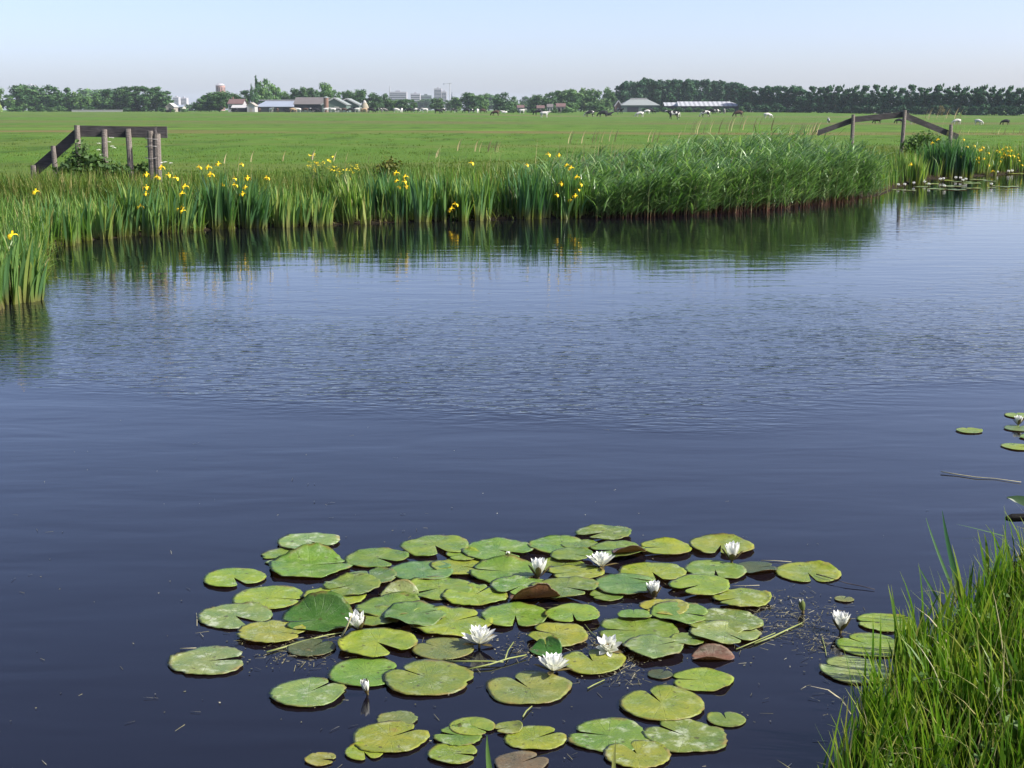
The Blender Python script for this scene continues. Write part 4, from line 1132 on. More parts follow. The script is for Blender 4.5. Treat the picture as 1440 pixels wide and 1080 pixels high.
SHRUBLEAF = mat_foliage('bramble_leaf', [(0, (.028, .062, .020)), (.6, (.055, .11, .030)), (1, (.10, .16, .045))], .3, .6, .2)
SHRUBWOOD = mat_plain('shrub_stem', (.07, .05, .03), .8, .2, .3, 10)
def shrub(name, px, pyb, Y, lobes, n, size, lab, cat='bush', col=(1, 1, 1, 1), group=None):
    b0 = at(px, pyb, Y); g = gz(b0.x, Y); root = empty(name, (b0.x, Y, g)); tag(root, lab, cat, group)
    C = []; Rr = []
    for (lx, ly, rw, rh) in lobes:
        c = at(lx, ly, Y) - root.location; C.append((c.x, random.uniform(-.15, .15), c.z)); Rr.append((rw * Y / FOC, rw * Y / FOC, rh * Y / FOC))
    q = leaf_cloud(C, Rr, n, size, np.random.default_rng(int(px)), .3, (.25, 1.45))
    link('foliage', np_mesh('foliage', q[0], q[1], {'rnd': q[2]}), SHRUBLEAF, root, col)
    mb = MB()
    for c in C: mb.tube([(0, 0, -.05), Vector(c) * .5 + Vector((.03, 0, 0)), c], [.014, .010, .004], 5)
    mb.build('stem', SHRUBWOOD, root)
shrub('bramble_bush', 125, 243, 25.7, [(114, 214, 11, 13), (106, 226, 14, 13), (128, 225, 14, 13), (92, 236, 14, 8), (140, 232, 14, 10), (155, 236, 14, 7), (118, 238, 26, 8), (170, 238, 14, 6)], 1050, .062, 'dark leafy bush growing through the sloping end of the left fence')
shrub('bramble_bush', 190, 248, 26.3, [(165, 242, 10, 7), (182, 243, 12, 8), (198, 243, 10, 8), (205, 238, 6, 8)], 900, .05, 'low dark scrub around the feet of the left fence posts')
shrub('dock_bush', 548, 256, 25.8, [(545, 236, 9, 12), (555, 233, 8, 9), (535, 243, 9, 8)], 420, .05, 'brownish seeding dock standing above the dark iris clumps', 'plant', (1.9, 1.1, .7, 1))
shrub('willow_bush', 1300, 214, 43.2, [(1300, 196, 16, 9), (1285, 204, 12, 9), (1315, 204, 16, 10), (1298, 206, 24, 10)], 1500, .07, 'grey-green low bush under the sloping rail of the right fence', 'bush', (1.25, 1.2, 1.1, 1))

# ------------------------------------------------------------------ the two wooden fences
WOOD = mat_wood('weathered_wood', (.215, .185, .160)); WOODD = mat_wood('dark_rail', (.090, .082, .080)); WIRE = mat_plain('rusty_wire', (.30, .28, .26), .5, .4, .2, 20)  # rail wood is darker than the post wood
def post(root, px, pyt, Y, r, lean=0.0, mat=None, low=None):
    t = at(px, pyt, Y); g = gz(t.x, Y); b = Vector((t.x + lean, Y, g - .15)); mb = MB()
    L = root.location
    mb.tube([b - L, b.lerp(t, .35) - L, b.lerp(t, .8) - L, t - L], [r * 1.08, r * 1.03, r, r * .93], 10, jit=.05)
    return mb.build('post', mat or WOOD, root)
YF = 26.0
b0 = at(170, 245, YF); root = empty('wooden_fence', (b0.x, YF, gz(b0.x, YF))); tag(root, 'grey plank and post fence end with a sloping rail, by the bush at left', 'fence')
L = root.location
mb = MB(); mb.beam(at(107, 184.5, YF + .1) - L, at(235, 186, YF + .1) - L, .205, .05, jit=.006); mb.build('rail', WOODD, root)
mb = MB(); mb.beam(at(50, 240, YF + .1) - L, at(109, 188, YF + .1) - L, .185, .05, jit=.006); mb.build('rail', WOODD, root)
for px, pyt, r, le in [(46.5, 232.5, .052, 0), (74.5, 205, .050, .03), (108, 176, .056, -.02), (146.5, 182, .058, -.04), (180, 181, .058, .02), (211.5, 184, .068, 0), (220.5, 188, .072, -.02)]:
    post(root, px, pyt, YF + (.02 if px < 205 else -.06), r, le)
for yy in (195, 206, 222):
    mb = MB(); cx = at(216, yy, YF).x - L.x; zz = at(216, yy, YF).z - L.z; rw = .145
    mb.tube([(cx + rw * math.cos(a), -.05 + .10 * math.sin(a), zz + .012 * math.sin(a * 2 + yy)) for a in np.linspace(0, 2 * PI, 17)], .006, 5); mb.build('wire', WIRE, root)
p1 = at(219, 181.5, YF - .06) - L
mb = MB(); mb.tube([p1 + Vector((0, 0, -.1)), p1 + Vector((-.015, 0, 0)), p1 + Vector((.02, 0, .05))], [.03, .028, .008], 7, jit=.15); mb.build('splinter', WOODD, root)

YF2 = 44.0
b0 = at(1272, 205, YF2); root = empty('wooden_fence', (b0.x, YF2, gz(b0.x, YF2))); tag(root, 'roof-shaped grey plank fence standing behind the reeds at right', 'fence')
L = root.location
mb = MB(); mb.beam(at(1149, 187.5, YF2 + .09) - L, at(1199, 169, YF2 + .09) - L, .16, .05, jit=.006); mb.build('rail', WOODD, root)
mb = MB(); mb.beam(at(1199, 168.3, YF2 + .085) - L, at(1273, 161, YF2 + .085) - L, .18, .05, jit=.006); mb.build('rail', WOODD, root)
mb = MB(); mb.beam(at(1274, 163.5, YF2 + .09) - L, at(1347, 193, YF2 + .09) - L, .18, .05, jit=.006); mb.build('rail', WOODD, root)
for px, pyt, r, le in [(1200, 161, .062, 0), (1272.5, 155, .062, -.05), (1337.5, 175, .062, 0)]:
    post(root, px, pyt, YF2, r, le)
# ------------------------------------------------------------------ trees on the skyline
CROWN = mat_foliage('tree_leaf', [(0, (.026, .070, .022)), (.5, (.050, .115, .032)), (.85, (.088, .165, .046)), (1, (.135, .21, .068))], .25, .55, .25)
BARK = mat_plain('tree_bark', (.09, .075, .06), .9, .1, .3, 1.5)


def crown_lobes(kind, rg):
    """ellipsoid clumps for a tree of height 1 (crown shapes differ by kind)"""
    C = []; R = []
    if kind == 'round':
        for _ in range(26):
            a = rg.uniform(0, 2 * PI); z = rg.uniform(.16, .93); rr_ = .40 * math.sqrt(max(.05, 1 - ((z - .50) / .52) ** 2)) * rg.uniform(.35, .95)
            s_ = rg.uniform(.09, .17); C.append((math.cos(a) * rr_, math.sin(a) * rr_, z)); R.append((s_, s_, s_ * .85))
        C.append((0, 0, .5)); R.append((.28, .28, .36))
    elif kind == 'column':
        for _ in range(22):
            z = rg.uniform(.08, .97); wv = .15 * math.sin(PI * min(1, z * .8 + .18)) + .01; a = rg.uniform(0, 2 * PI)
            C.append((math.cos(a) * wv * .6, math.sin(a) * wv * .6, z)); R.append((wv * .75, wv * .75, .10))
    elif kind == 'poplar':
        for k in range(38):
            z = rg.uniform(.14, .98); wv = .24 * (1 - max(0, (z - .35) / .68)) ** .8 * rg.uniform(.7, 1.2) * (.7 + .5 * sstep(.2, .4, z)) + .02; a = rg.uniform(0, 2 * PI)
            C.append((math.cos(a) * wv * .75 + .10 * max(0, z - .55), math.sin(a) * wv * .75, z)); s_ = rg.uniform(.04, .075) * (1.15 - .5 * z); R.append((s_, s_, s_ * 1.25))
        for k in range(4): C.append((.05 + .03 * k + rg.normal(0, .02), rg.normal(0, .02), .86 + .045 * k)); R.append((.032 - .005 * k, .032 - .005 * k, .05))
        C.append((.02, 0, .45)); R.append((.14, .14, .30))
    elif kind == 'woodtree':
        for _ in range(24):
            z = rg.uniform(.06, .96); wv = .23 * math.sqrt(max(.02, 1 - max(0, (z - .55) / .47) ** 2)); a = rg.uniform(0, 2 * PI)
            C.append((math.cos(a) * wv * .7, math.sin(a) * wv * .7, z)); s_ = rg.uniform(.07, .12); R.append((s_, s_, s_ * .8))
        C.append((0, 0, .4)); R.append((.17, .17, .36))
    elif kind == 'low':
        for _ in range(14):
            a = rg.uniform(0, 2 * PI); z = rg.uniform(.1, .8); rr_ = .55 * math.sqrt(max(.05, 1 - (z / .95) ** 2)) * rg.uniform(.3, 1)
            C.append((math.cos(a) * rr_, math.sin(a) * rr_, z)); s_ = rg.uniform(.15, .26); R.append((s_, s_, s_ * .8))
    return C, R


NL = {'round': 3000, 'column': 1200, 'poplar': 1800, 'woodtree': 2600, 'low': 900}
LS = {'round': .062, 'column': .05, 'poplar': .055, 'woodtree': .055, 'low': .12}
TREES = {}
for kd in NL:
    TREES[kd] = []
    for v_ in range(5 if kd != 'column' else 3):
        rg = np.random.default_rng(100 + v_ * 13 + len(kd)); C, Rr = crown_lobes(kd, rg)
        q = leaf_cloud(C, Rr, NL[kd], LS[kd], rg, .3, (.35, 1.3))
        cm = np_mesh('crown', q[0], q[1], {'rnd': q[2]}); cm.materials.append(CROWN)
        mb = MB(); top = .75 if kd != 'low' else .5
        mb.tube([(0, 0, -.03), (.004, .003, .2), (.0, .008, .5), (.02, 0, top)], [.024, .018, .012, .004], 8)
        for k in range(6):
            c = Vector(C[k]); z0 = min(c.z * .6, .5); mb.tube([(0, 0, z0), Vector((c.x * .5, c.y * .5, (z0 + c.z) / 2 + .02)), c], [.010, .007, .002], 5)
        tm = mb.mesh('trunk'); tm.materials.append(BARK)
        TREES[kd].append((cm, tm))
ASP = {'round': .84, 'column': .34, 'poplar': .42, 'woodtree': .50, 'low': 1.3}
TNAME = {'round': 'broadleaf_tree', 'column': 'cypress_tree', 'poplar': 'poplar_tree', 'woodtree': 'woodland_tree', 'low': 'shrub'}


def tree(px, pyt, wpx, kind, D, lab, col=(1, 1, 1), group=None, v_=None, cat='tree', mirror=False):
    x = (px - 720) / FOC * D / 1.0; g = gz(x, D)
    h = at(px, pyt, D).z - g; wd = wpx * D / FOC
    rg_ = random.Random(int(px * 13 + D))
    cm, tm = TREES[kind][v_ if v_ is not None else rg_.randrange(len(TREES[kind]))]
    root = empty(TNAME[kind], (x, D, g), rg_.uniform(0, 6.28) if kind != 'poplar' else rg_.uniform(-.5, .5))
    sx = wd / ASP[kind] * 1.0
    root.scale = (sx, sx, h)
    k = rg_.uniform(.88, 1.14)
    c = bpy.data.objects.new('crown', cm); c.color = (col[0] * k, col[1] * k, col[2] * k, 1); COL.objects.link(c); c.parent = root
    t = bpy.data.objects.new('trunk', tm); COL.objects.link(t); t.parent = root
    tag(root, lab, cat, group)


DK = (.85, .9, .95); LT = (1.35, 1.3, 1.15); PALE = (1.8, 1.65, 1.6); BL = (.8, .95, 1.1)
GL = 'trees at the left end of the skyline'
for a in [
 (-6, 124, 30, 'round', 690, 'tree cut by the left picture edge behind the blossoming hawthorn', LT), (11, 122, 24, 'round', 700, 'light green tree standing just behind the cream hawthorn', LT),
 (28, 133, 16, 'woodtree', 690, 'slim low tree between the hawthorn and the big round crown', (1.1, 1.1, 1)), (46, 118.5, 44, 'round', 700, 'biggest round dark crown near the left picture edge', DK),
 (66, 121, 28, 'round', 710, 'round crown squeezed between two big round ones at left', DK), (84, 120.5, 40, 'round', 700, 'second big round crown, right of the biggest dark one', DK),
 (107, 124.5, 16, 'woodtree', 690, 'pointed tree right of the second big round crown', (1, 1.05, 1)), (119, 130, 24, 'round', 690, 'lower light tree above the long pale wall', LT),
 (132, 135, 24, 'round', 680, 'lowest tree above the long pale wall', LT), (149, 131, 24, 'round', 690, 'tree against the dense clipped row, at its left', (1.15, 1.15, 1)),
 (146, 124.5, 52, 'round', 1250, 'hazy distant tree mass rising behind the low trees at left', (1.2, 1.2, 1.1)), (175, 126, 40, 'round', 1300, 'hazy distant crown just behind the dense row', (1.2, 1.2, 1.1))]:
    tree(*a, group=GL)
tree(13, 143, 13, 'low', 660, 'cream-blossomed hawthorn near the left picture edge', (7.5, 4.3, 5), v_=0, cat='bush')
for i, (px, py) in enumerate([(166, 127), (178, 124.5), (191, 123), (204, 122.5), (217, 122.5), (230, 123), (241, 127.5)]):
    tree(px, py, 25, 'woodtree', 680 + (i % 2) * 8, ['leftmost tree of the dense even-topped row', 'second tree of the dense row, left of its tallest', 'tree left of the middle in the dense even-topped row', 'middle tree of the dense even-topped row', 'tree right of the middle in the dense even-topped row', 'last tall tree before the rounded end of the dense row', 'rounded end tree of the dense row, facing the gap'][i], DK, 'dense even-topped row of trees')
for i, (px, py, wd) in enumerate([(60, 149, 20), (73, 148, 18), (88, 150, 22), (99, 149, 18), (36, 150, 20), (138, 149, 22)]):
    tree(px, py, wd, 'low', 650, ['shrub at the foot of the biggest round crown', 'shrub at the foot of the squeezed round crown', 'shrub at the foot of the second big round crown', 'shrub before the pointed tree at left', 'shrub right of the cream hawthorn', 'shrub behind the long pale wall'][i], (1.1, 1.1, 1), 'shrubs below the left trees', cat='bush')
for a in [(262, 148, 22, 'low', 900, 'bushy clump in the gap beside the white gable'), (277, 146, 24, 'low', 1000, 'bushy clump in the gap before the round mound of trees')]:
    tree(*a, (1, 1.05, 1.05), 'bushes in the skyline gap', cat='bush')
for a in [(291, 139, 22, 'round', 640, 'left slope tree of the round wooded mound'), (303, 131, 28, 'round', 650, 'tree left of the water tower on the wooded mound'), (317, 128, 34, 'round', 640, 'broad tree hiding the foot of the water tower'), (333, 131, 30, 'round', 650, 'tree right of the water tower above the red-roofed house'), (345, 135, 20, 'round', 660, 'right slope tree of the round wooded mound')]:
    tree(*a, (.95, 1.0, .95), 'trees of the round wooded mound')
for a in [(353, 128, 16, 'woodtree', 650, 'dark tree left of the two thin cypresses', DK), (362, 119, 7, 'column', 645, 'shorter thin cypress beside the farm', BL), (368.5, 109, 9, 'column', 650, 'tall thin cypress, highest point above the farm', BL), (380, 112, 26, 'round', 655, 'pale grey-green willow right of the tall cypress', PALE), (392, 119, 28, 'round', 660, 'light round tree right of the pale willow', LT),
          (408, 129, 22, 'round', 665, 'lower tree above the white ridge of the long barn', LT), (423, 124, 20, 'round', 660, 'dark tree left of the brown roofed barn', DK), (438, 122, 24, 'round', 660, 'tree above the middle of the brown barn roof', DK), (452, 127, 20, 'round', 665, 'lower tree above the brown barn roof end', (1, 1, 1)), (464, 118, 24, 'round', 655, 'tall loose tree rising behind the brick silo', LT), (477, 127, 18, 'round', 665, 'small tree behind the first green gable', LT),
          (494, 127, 20, 'round', 690, 'dark tree behind the second green gable', DK), (509, 127, 26, 'round', 680, 'dark broad tree left above the straw stack', DK), (530, 131, 26, 'round', 680, 'tree right of the straw stack', DK), (545, 132, 22, 'round', 690, 'tree below the spire of the long city block', (1, 1, 1)), (558, 140, 18, 'round', 690, 'low tree before the long city block', LT), (571, 139, 24, 'round', 680, 'low rounded tree below the long city block', DK), (583, 140, 14, 'round', 690, 'lowest dark tree below the second city block', (1, 1, 1)),
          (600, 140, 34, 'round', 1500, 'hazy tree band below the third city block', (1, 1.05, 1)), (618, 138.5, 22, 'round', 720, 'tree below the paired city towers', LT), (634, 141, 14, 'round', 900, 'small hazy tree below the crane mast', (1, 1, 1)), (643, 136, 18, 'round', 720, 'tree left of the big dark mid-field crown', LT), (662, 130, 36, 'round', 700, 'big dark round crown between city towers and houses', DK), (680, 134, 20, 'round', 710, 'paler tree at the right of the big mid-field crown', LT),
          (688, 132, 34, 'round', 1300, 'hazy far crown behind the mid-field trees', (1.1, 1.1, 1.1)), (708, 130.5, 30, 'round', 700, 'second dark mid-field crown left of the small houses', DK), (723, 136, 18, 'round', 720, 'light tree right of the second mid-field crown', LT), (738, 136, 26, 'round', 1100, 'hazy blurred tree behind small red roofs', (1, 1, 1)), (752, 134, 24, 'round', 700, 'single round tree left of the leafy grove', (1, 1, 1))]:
    tree(*a, 'trees behind the farm and mid-field')
for a in [(774, 130, 28, 'round', 690, 'left end tree of the leafy grove'), (789, 126, 26, 'round', 700, 'second tree from the left in the leafy grove'), (804, 125, 28, 'round', 690, 'middle light tree of the leafy grove'), (819, 125, 28, 'round', 700, 'bright tree right of the middle of the leafy grove'), (834, 126, 26, 'round', 690, 'tree near the right end of the leafy grove'), (852, 123.5, 20, 'round', 720, 'dark peak at the right end of the leafy grove'), (861, 136, 14, 'round', 720, 'low tree at the step up to the tall wood'),
          (800, 142, 34, 'low', 670, 'shrubby edge below the leafy grove, left half'), (835, 143, 34, 'low', 670, 'shrubby edge below the leafy grove, right half')]:
    tree(*a, (1.15, 1.12, 1.05), 'leafy grove left of the tall wood')
WL = ['at its left end, above the white gable edge', 'second from its left end', 'above the left slope of the grey barn', 'above the ridge of the grey barn, left', 'above the ridge of the grey barn, right', 'above the right slope of the grey barn', 'over the gap between the barns, left', 'over the gap between the barns, right', 'above the left end of the striped shed', 'above the left third of the striped shed', 'above the middle of the striped shed', 'right of the middle of the striped shed', 'above the right third of the striped shed', 'near its lower right end', 'at its right end, where it steps down']
for i in range(15):
    px = 872 + i * 11.2; py = np.interp(px, [866, 880, 905, 960, 1000, 1030], [118, 113, 111.5, 112.5, 114.5, 117]) + random.uniform(-1, 1.3)
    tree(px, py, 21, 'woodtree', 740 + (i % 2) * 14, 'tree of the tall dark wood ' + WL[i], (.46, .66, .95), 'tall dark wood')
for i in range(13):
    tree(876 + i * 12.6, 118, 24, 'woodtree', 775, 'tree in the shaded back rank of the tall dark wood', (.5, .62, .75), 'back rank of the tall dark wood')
PX = [1039, 1050, 1062, 1072, 1085, 1098, 1111, 1122]; PT = [122, 121, 124, 121.5, 122, 121, 121.5, 126]
PLb = ['first tall tree right of the wood, by the striped shed end', 'tree above the two white houses', 'low-topped tree right of the two white houses', 'rounded tree above the dark-headed cow', 'tree left of the widest rounded crown near the row', 'wide rounded crown left of the poplar row', 'last wide crown before the notch in the treetops', 'small tree in the notch before the poplar row']
for i in range(8):
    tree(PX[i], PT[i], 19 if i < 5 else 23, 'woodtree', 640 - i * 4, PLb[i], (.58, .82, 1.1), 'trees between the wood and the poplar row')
PR = ['first poplar of the row after the notch', 'poplar left of the two close red roofs', 'poplar between two red roofs', 'poplar over the right red roof near the reed tip', 'poplar over the sloping rail start of the right fence', 'poplar left of the first fence post', 'poplar behind the first fence post', 'poplar just right of the first fence post', 'poplar over the white house by the fence rail', 'poplar over the cream house by the fence rail', 'poplar over the level rail, left of its red roof', 'poplar left of the tallest fence post', 'poplar behind the tallest fence post', 'poplar just right of the tallest fence post', 'poplar over the white house right of the tallest post', 'poplar over the falling rail', 'poplar over the reddish hedge', 'poplar left of the end post', 'poplar behind the end post of the fence', 'poplar above the two white calves, left', 'poplar above the two white calves, right', 'poplar between white calf and black calf', 'poplar above the black calf', 'poplar right of the black calf', 'second poplar from the right picture edge', 'poplar cut by the right picture edge']
for i in range(26):
    px = 1131 + i * 12.35 + random.uniform(-1.2, 1.2); D = 600 - i * 4.5
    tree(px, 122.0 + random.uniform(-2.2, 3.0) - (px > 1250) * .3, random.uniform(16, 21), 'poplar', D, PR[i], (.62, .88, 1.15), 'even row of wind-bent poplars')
for i in range(30):
    px = 1046 + i * 13.6; D = 640 - i * 5.2
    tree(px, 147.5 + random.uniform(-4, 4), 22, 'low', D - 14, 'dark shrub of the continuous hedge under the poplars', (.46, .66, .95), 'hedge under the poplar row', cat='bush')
for i in range(10):
    px = 905 + i * 14.5
    tree(px, 150.5 + random.uniform(-1, 1), 16, 'low', 615, 'small shrub in the line before the two right-hand barns', (.8, .95, .95), 'shrub line before the barns', cat='bush')

# ------------------------------------------------------------------ buildings
WHITE = mat_plain('white_wall', (.36, .355, .345), .8, .2, .06, .4); CREAM = mat_plain('cream_wall', (.30, .27, .23), .8, .2, .1, .4)
BRICK = mat_plain('brick_wall', (.20, .125, .10), .9, .1, .2, .6); REDROOF = mat_plain('red_tile_roof', (.125, .08, .075), .85, .15, .2, .5)
BROWNROOF = mat_plain('brown_roof', (.120, .110, .106), .85, .15, .15, .3); BLUEROOF = mat_plain('grey_blue_roof', (.23, .26, .31), .6, .3, .12, .3)
DARKWALL = mat_plain('dark_boarding_and_shade', (.028, .030, .038), .8, .2, .2, .4); GREENWALL = mat_plain('green_sheet_wall', (.10, .135, .115), .7, .3, .08, .3)
GREYROOF = mat_plain('grey_sheet_roof', (.20, .22, .21), .7, .3, .1, .3); GLASS = mat_plain('dark_window', (.03, .035, .04), .15, .6, .1, 1)
TOWERB = mat_plain('tower_brick', (.36, .22, .19), .85, .15, .12, .1); CITY = mat_plain('city_concrete', (.34, .33, .35), .8, .2, .08, .05); CITYD = mat_plain('city_dark_cladding', (.17, .18, .22), .7, .3, .08, .05); STEEL = mat_plain('steel', (.35, .35, .36), .6, .4, .1, .2)
STRAW = mat_plain('straw', (.27, .24, .18), .95, .05, .2, .8); PALEW = mat_plain('pale_wall_panel', (.36, .35, .32), .8, .2, .1, .2)


def mat_stripe(name, a, b, per):
    m, nt, out = new_mat(name); N = NT(nt); tc = N.n('TexCoord').outputs['Object']; sp = N.n('SeparateXYZ'); N.l(tc, sp.inputs[0])
    f = N.math('GREATER_THAN', N.math('FRACT', N.math('DIVIDE', sp.outputs[0], per)), .55)
    c = N.mix(f, a, b); p = N.n('BsdfPrincipled', inp={'Roughness': .6, 'Specular IOR Level': .3}); N.l(c, p.inputs['Base Color']); N.l(p.outputs[0], out.inputs['Surface']); return m
STRIPE = mat_stripe('striped_sheet_roof', (.36, .37, .38), (.22, .23, .24), 2.2)


def shed(name, x0p, x1p, ridge_p, eave_p, D, depth, wall, roof, lab, axis='x', hip=0.0, hipL=None, trim=None, over=.35, openings=(), ridge_cap=None, cat='barn', chimney=None, skylights=()):
    """gabled building standing on the meadow; openings: (u0,u1,v0,v1,material,name) on the front in wall fractions"""
    x0 = (x0p - 720) / FOC * D; x1 = (x1p - 720) / FOC * D; cx = (x0 + x1) / 2; g = gz(cx, D)
    hr = at(720, ridge_p, D).z - g; he = at(720, eave_p, D).z - g; w2 = (x1 - x0) / 2
    root = empty(name, (cx, D, g)); tag(root, lab, cat)
    d2 = depth / 2; mb = MB()
    if axis == 'x':
        V = [(-w2, 0, -.3), (w2, 0, -.3), (w2, depth, -.3), (-w2, depth, -.3), (-w2, 0, he), (w2, 0, he), (w2, depth, he), (-w2, depth, he)]
        F = [(0, 1, 5, 4), (1, 2, 6, 5), (2, 3, 7, 6), (3, 0, 4, 7)]
        if hip == 0: V += [(-w2, d2, hr), (w2, d2, hr)]; F += [(5, 6, 9), (7, 4, 8)]
        mb.add(V, F); hl = hip if hipL is None else hipL
        A = [(-w2 - over, -over, he - .1), (w2 + over, -over, he - .1), (w2 + over - hip, d2, hr + .12), (-w2 - over + hl, d2, hr + .12), (w2 + over, depth + over, he - .1), (-w2 - over, depth + over, he - .1)]
        top = [(0, 1, 2, 3), (4, 5, 3, 2)] + ([(1, 4, 2)] if hip else []) + ([(5, 0, 3)] if hl else [])
    else:
        V = [(-w2, 0, -.3), (w2, 0, -.3), (w2, depth, -.3), (-w2, depth, -.3), (-w2, 0, he), (w2, 0, he), (w2, depth, he), (-w2, depth, he), (0, 0, hr), (0, depth, hr)]
        mb.add(V, [(0, 1, 5, 8, 4), (1, 2, 6, 5), (2, 3, 7, 9, 6), (3, 0, 4, 7)])
        A = [(-w2 - over, -over, he - .15), (0, -over, hr + .12), (0, depth + over, hr + .12), (-w2 - over, depth + over, he - .15), (w2 + over, -over, he - .15), (w2 + over, depth + over, he - .15)]
        top = [(0, 1, 2, 3), (1, 4, 5, 2)]
    mb.build('wall', wall, root)
    rb = MB(); n = len(A); rb.add(A + [(p[0], p[1], p[2] - .18) for p in A], top + [tuple(i + n for i in f[::-1]) for f in top])
    rm = rb.mesh('roof'); bm = bmesh.new(); bm.from_mesh(rm); be_ = [e for e in bm.edges if len(e.link_faces) == 1]; bmesh.ops.bridge_loops(bm, edges=be_) if len(be_) > 4 else None; bm.to_mesh(rm); bm.free()
    rf = link('roof', rm, roof, root)
    if ridge_cap: 
        m2 = MB(); m2.box((-w2 + hip * .9, d2 - .9, hr + .05), (w2 - hip * .9, d2 + .9, hr + .42)); m2.build('ridge_cap', ridge_cap, rf)
    if trim and axis == 'y':
        for sx in (-1, 1):
            m2 = MB(); m2.beam((0, -over - .05, hr - .05), (sx * (w2 + over), -over - .05, he - .3), .5, .1); m2.build('verge_board', trim, rf)
    for (u0, u1, v0, v1, mt, nm) in openings:
        m2 = MB(); m2.box((-w2 + 2 * w2 * u0, -.06, he * v0), (-w2 + 2 * w2 * u1, .05, he * v1)); m2.build(nm, mt, root)
    if chimney is not None:
        m2 = MB(); xx = -w2 + 2 * w2 * chimney; m2.box((xx - .35, d2 - .35, hr - .8), (xx + .35, d2 + .35, hr + .9)); m2.build('chimney', BRICK, rf)
    return root


shed('brick_house', 329, 349, 139.5, 145.5, 585, 9, WHITE, REDROOF, 'white house with red tiled roof, left of the farm', chimney=.2, openings=[(.08, .3, .35, .75, GLASS, 'window'), (.4, .52, .0, .7, DARKWALL, 'door'), (.62, .86, .35, .75, GLASS, 'window')], cat='house')
shed('lean_to_shed', 334, 354, 148, 151, 575, 6, DARKWALL, WHITE, 'dark low shed with white roof before the red-roofed house', openings=[(.2, .5, .05, .85, GLASS, 'gate')], cat='shed')
shed('white_shed', 355, 365.5, 144.5, 148, 572, 7, WHITE, CREAM, 'small white shed between the house and the long barn', 'y', openings=[(.3, .7, .0, .6, CREAM, 'door')], cat='shed')
shed('long_barn', 367, 432, 141.5, 149.5, 580, 17, DARKWALL, BLUEROOF, 'long low barn with grey-blue roof and pale ridge', hip=0, hipL=3.5, ridge_cap=WHITE, openings=[(.1, .25, .05, .8, GLASS, 'window'), (.4, .55, .05, .8, GLASS, 'window'), (.7, .85, .05, .8, GLASS, 'window')])
shed('brown_barn', 420, 465, 137, 146, 552, 14, DARKWALL, BROWNROOF, 'dark boarded barn with a brown roof beside the brick silo', openings=[(.05, .5, .0, .35, GREENWALL, 'low_panel'), (.3, .36, .4, .8, GLASS, 'window'), (.42, .48, .4, .8, GLASS, 'window'), (.72, .9, 0, .75, GLASS, 'door')])
shed('green_barn', 458, 492, 137.5, 146.5, 548, 14, GREENWALL, GREYROOF, 'green gabled barn with white verge, right against the brick silo', 'y', trim=WHITE, openings=[(.5, .7, 0, .7, PALEW, 'door')])
shed('green_barn', 475, 509.5, 138.5, 147.2, 568, 16, GREENWALL, GREYROOF, 'second green gabled barn, half behind the first green gable', 'y', trim=WHITE, openings=[(.75, .9, 0, .7, DARKWALL, 'door')])
shed('white_gable_house', 243, 254, 145.2, 150, 640, 8, CREAM, WHITE, 'white gable at the right foot of the dense tree row', 'y', cat='house', openings=[(.35, .65, .2, .7, GLASS, 'window')])
shed('grey_shed', 255, 266, 148, 150, 660, 7, PALEW, BLUEROOF, 'low grey shed beside the white gable', cat='shed', openings=[(.3, .7, 0, .7, DARKWALL, 'door')])
shed('grey_barn', 871, 923, 139, 147.5, 655, 20, GREENWALL, GREYROOF, 'grey hip-roofed barn with white ridge below the tall wood', hip=5.5, ridge_cap=WHITE, openings=[(.15, .45, 0, .7, DARKWALL, 'door'), (.6, .8, .2, .7, GLASS, 'window')])
shed('white_gable_house', 862, 871, 141, 149, 660, 8, BRICK, REDROOF, 'small brick house with white verge left of the grey barn', 'y', trim=WHITE, cat='house', openings=[(.3, .6, .3, .7, WHITE, 'window')])
shed('striped_shed', 950, 1037, 143, 148.6, 640, 15, DARKWALL, STRIPE, 'long open shed with white striped roof and hipped end', hip=5, hipL=.3, openings=[(.05, .2, 0, .6, GLASS, 'gate'), (.3, .5, 0, .6, GLASS, 'gate'), (.6, .8, 0, .6, GLASS, 'gate')])  # dark wall and gate colours stand in for shade inside the open front
shed('striped_shed', 931, 953, 144.3, 148.4, 648, 11, DARKWALL, STRIPE, 'short white-roofed annex on the left of the striped shed', openings=[(.2, .7, 0, .6, GLASS, 'gate')])
HOUSES = [(728, 736, 148, 151, WHITE, REDROOF, 'tiny white house with red roof below the second mid-field crown'), (755, 764, 148.5, 151.5, CREAM, REDROOF, 'tiny cream house right of the single round tree'), (769, 776, 146.5, 150, WHITE, BROWNROOF, 'tiny white house at the left foot of the leafy grove'), (782, 793, 145.5, 149.5, CREAM, REDROOF, 'tiny red-roofed house before the leafy grove'),
          (1049, 1058, 144, 147, WHITE, REDROOF, 'left white house of a pair among trees right of the striped shed'), (1061, 1071, 144.5, 147.5, WHITE, REDROOF, 'right white house of a pair among trees right of the striped shed'), (1165, 1175, 145.5, 149, CREAM, REDROOF, 'red-roofed house left of the first poplar trunks'), (1183, 1191, 146, 149, CREAM, REDROOF, 'red-roofed house just before the first fence post'), (1215, 1224, 148.5, 151, WHITE, BROWNROOF, 'low white house seen over the level fence rail'), (1236, 1243, 149, 152, CREAM, REDROOF, 'cream house seen over the level fence rail'), (1256, 1267, 146.5, 150, BRICK, REDROOF, 'brick house with red roof left of the tallest fence post'), (1296, 1304, 149, 152.5, WHITE, BROWNROOF, 'white house just right of the tallest fence post'), (1424, 1432, 149, 152, WHITE, REDROOF, 'small pale house under the poplars near the right edge')]
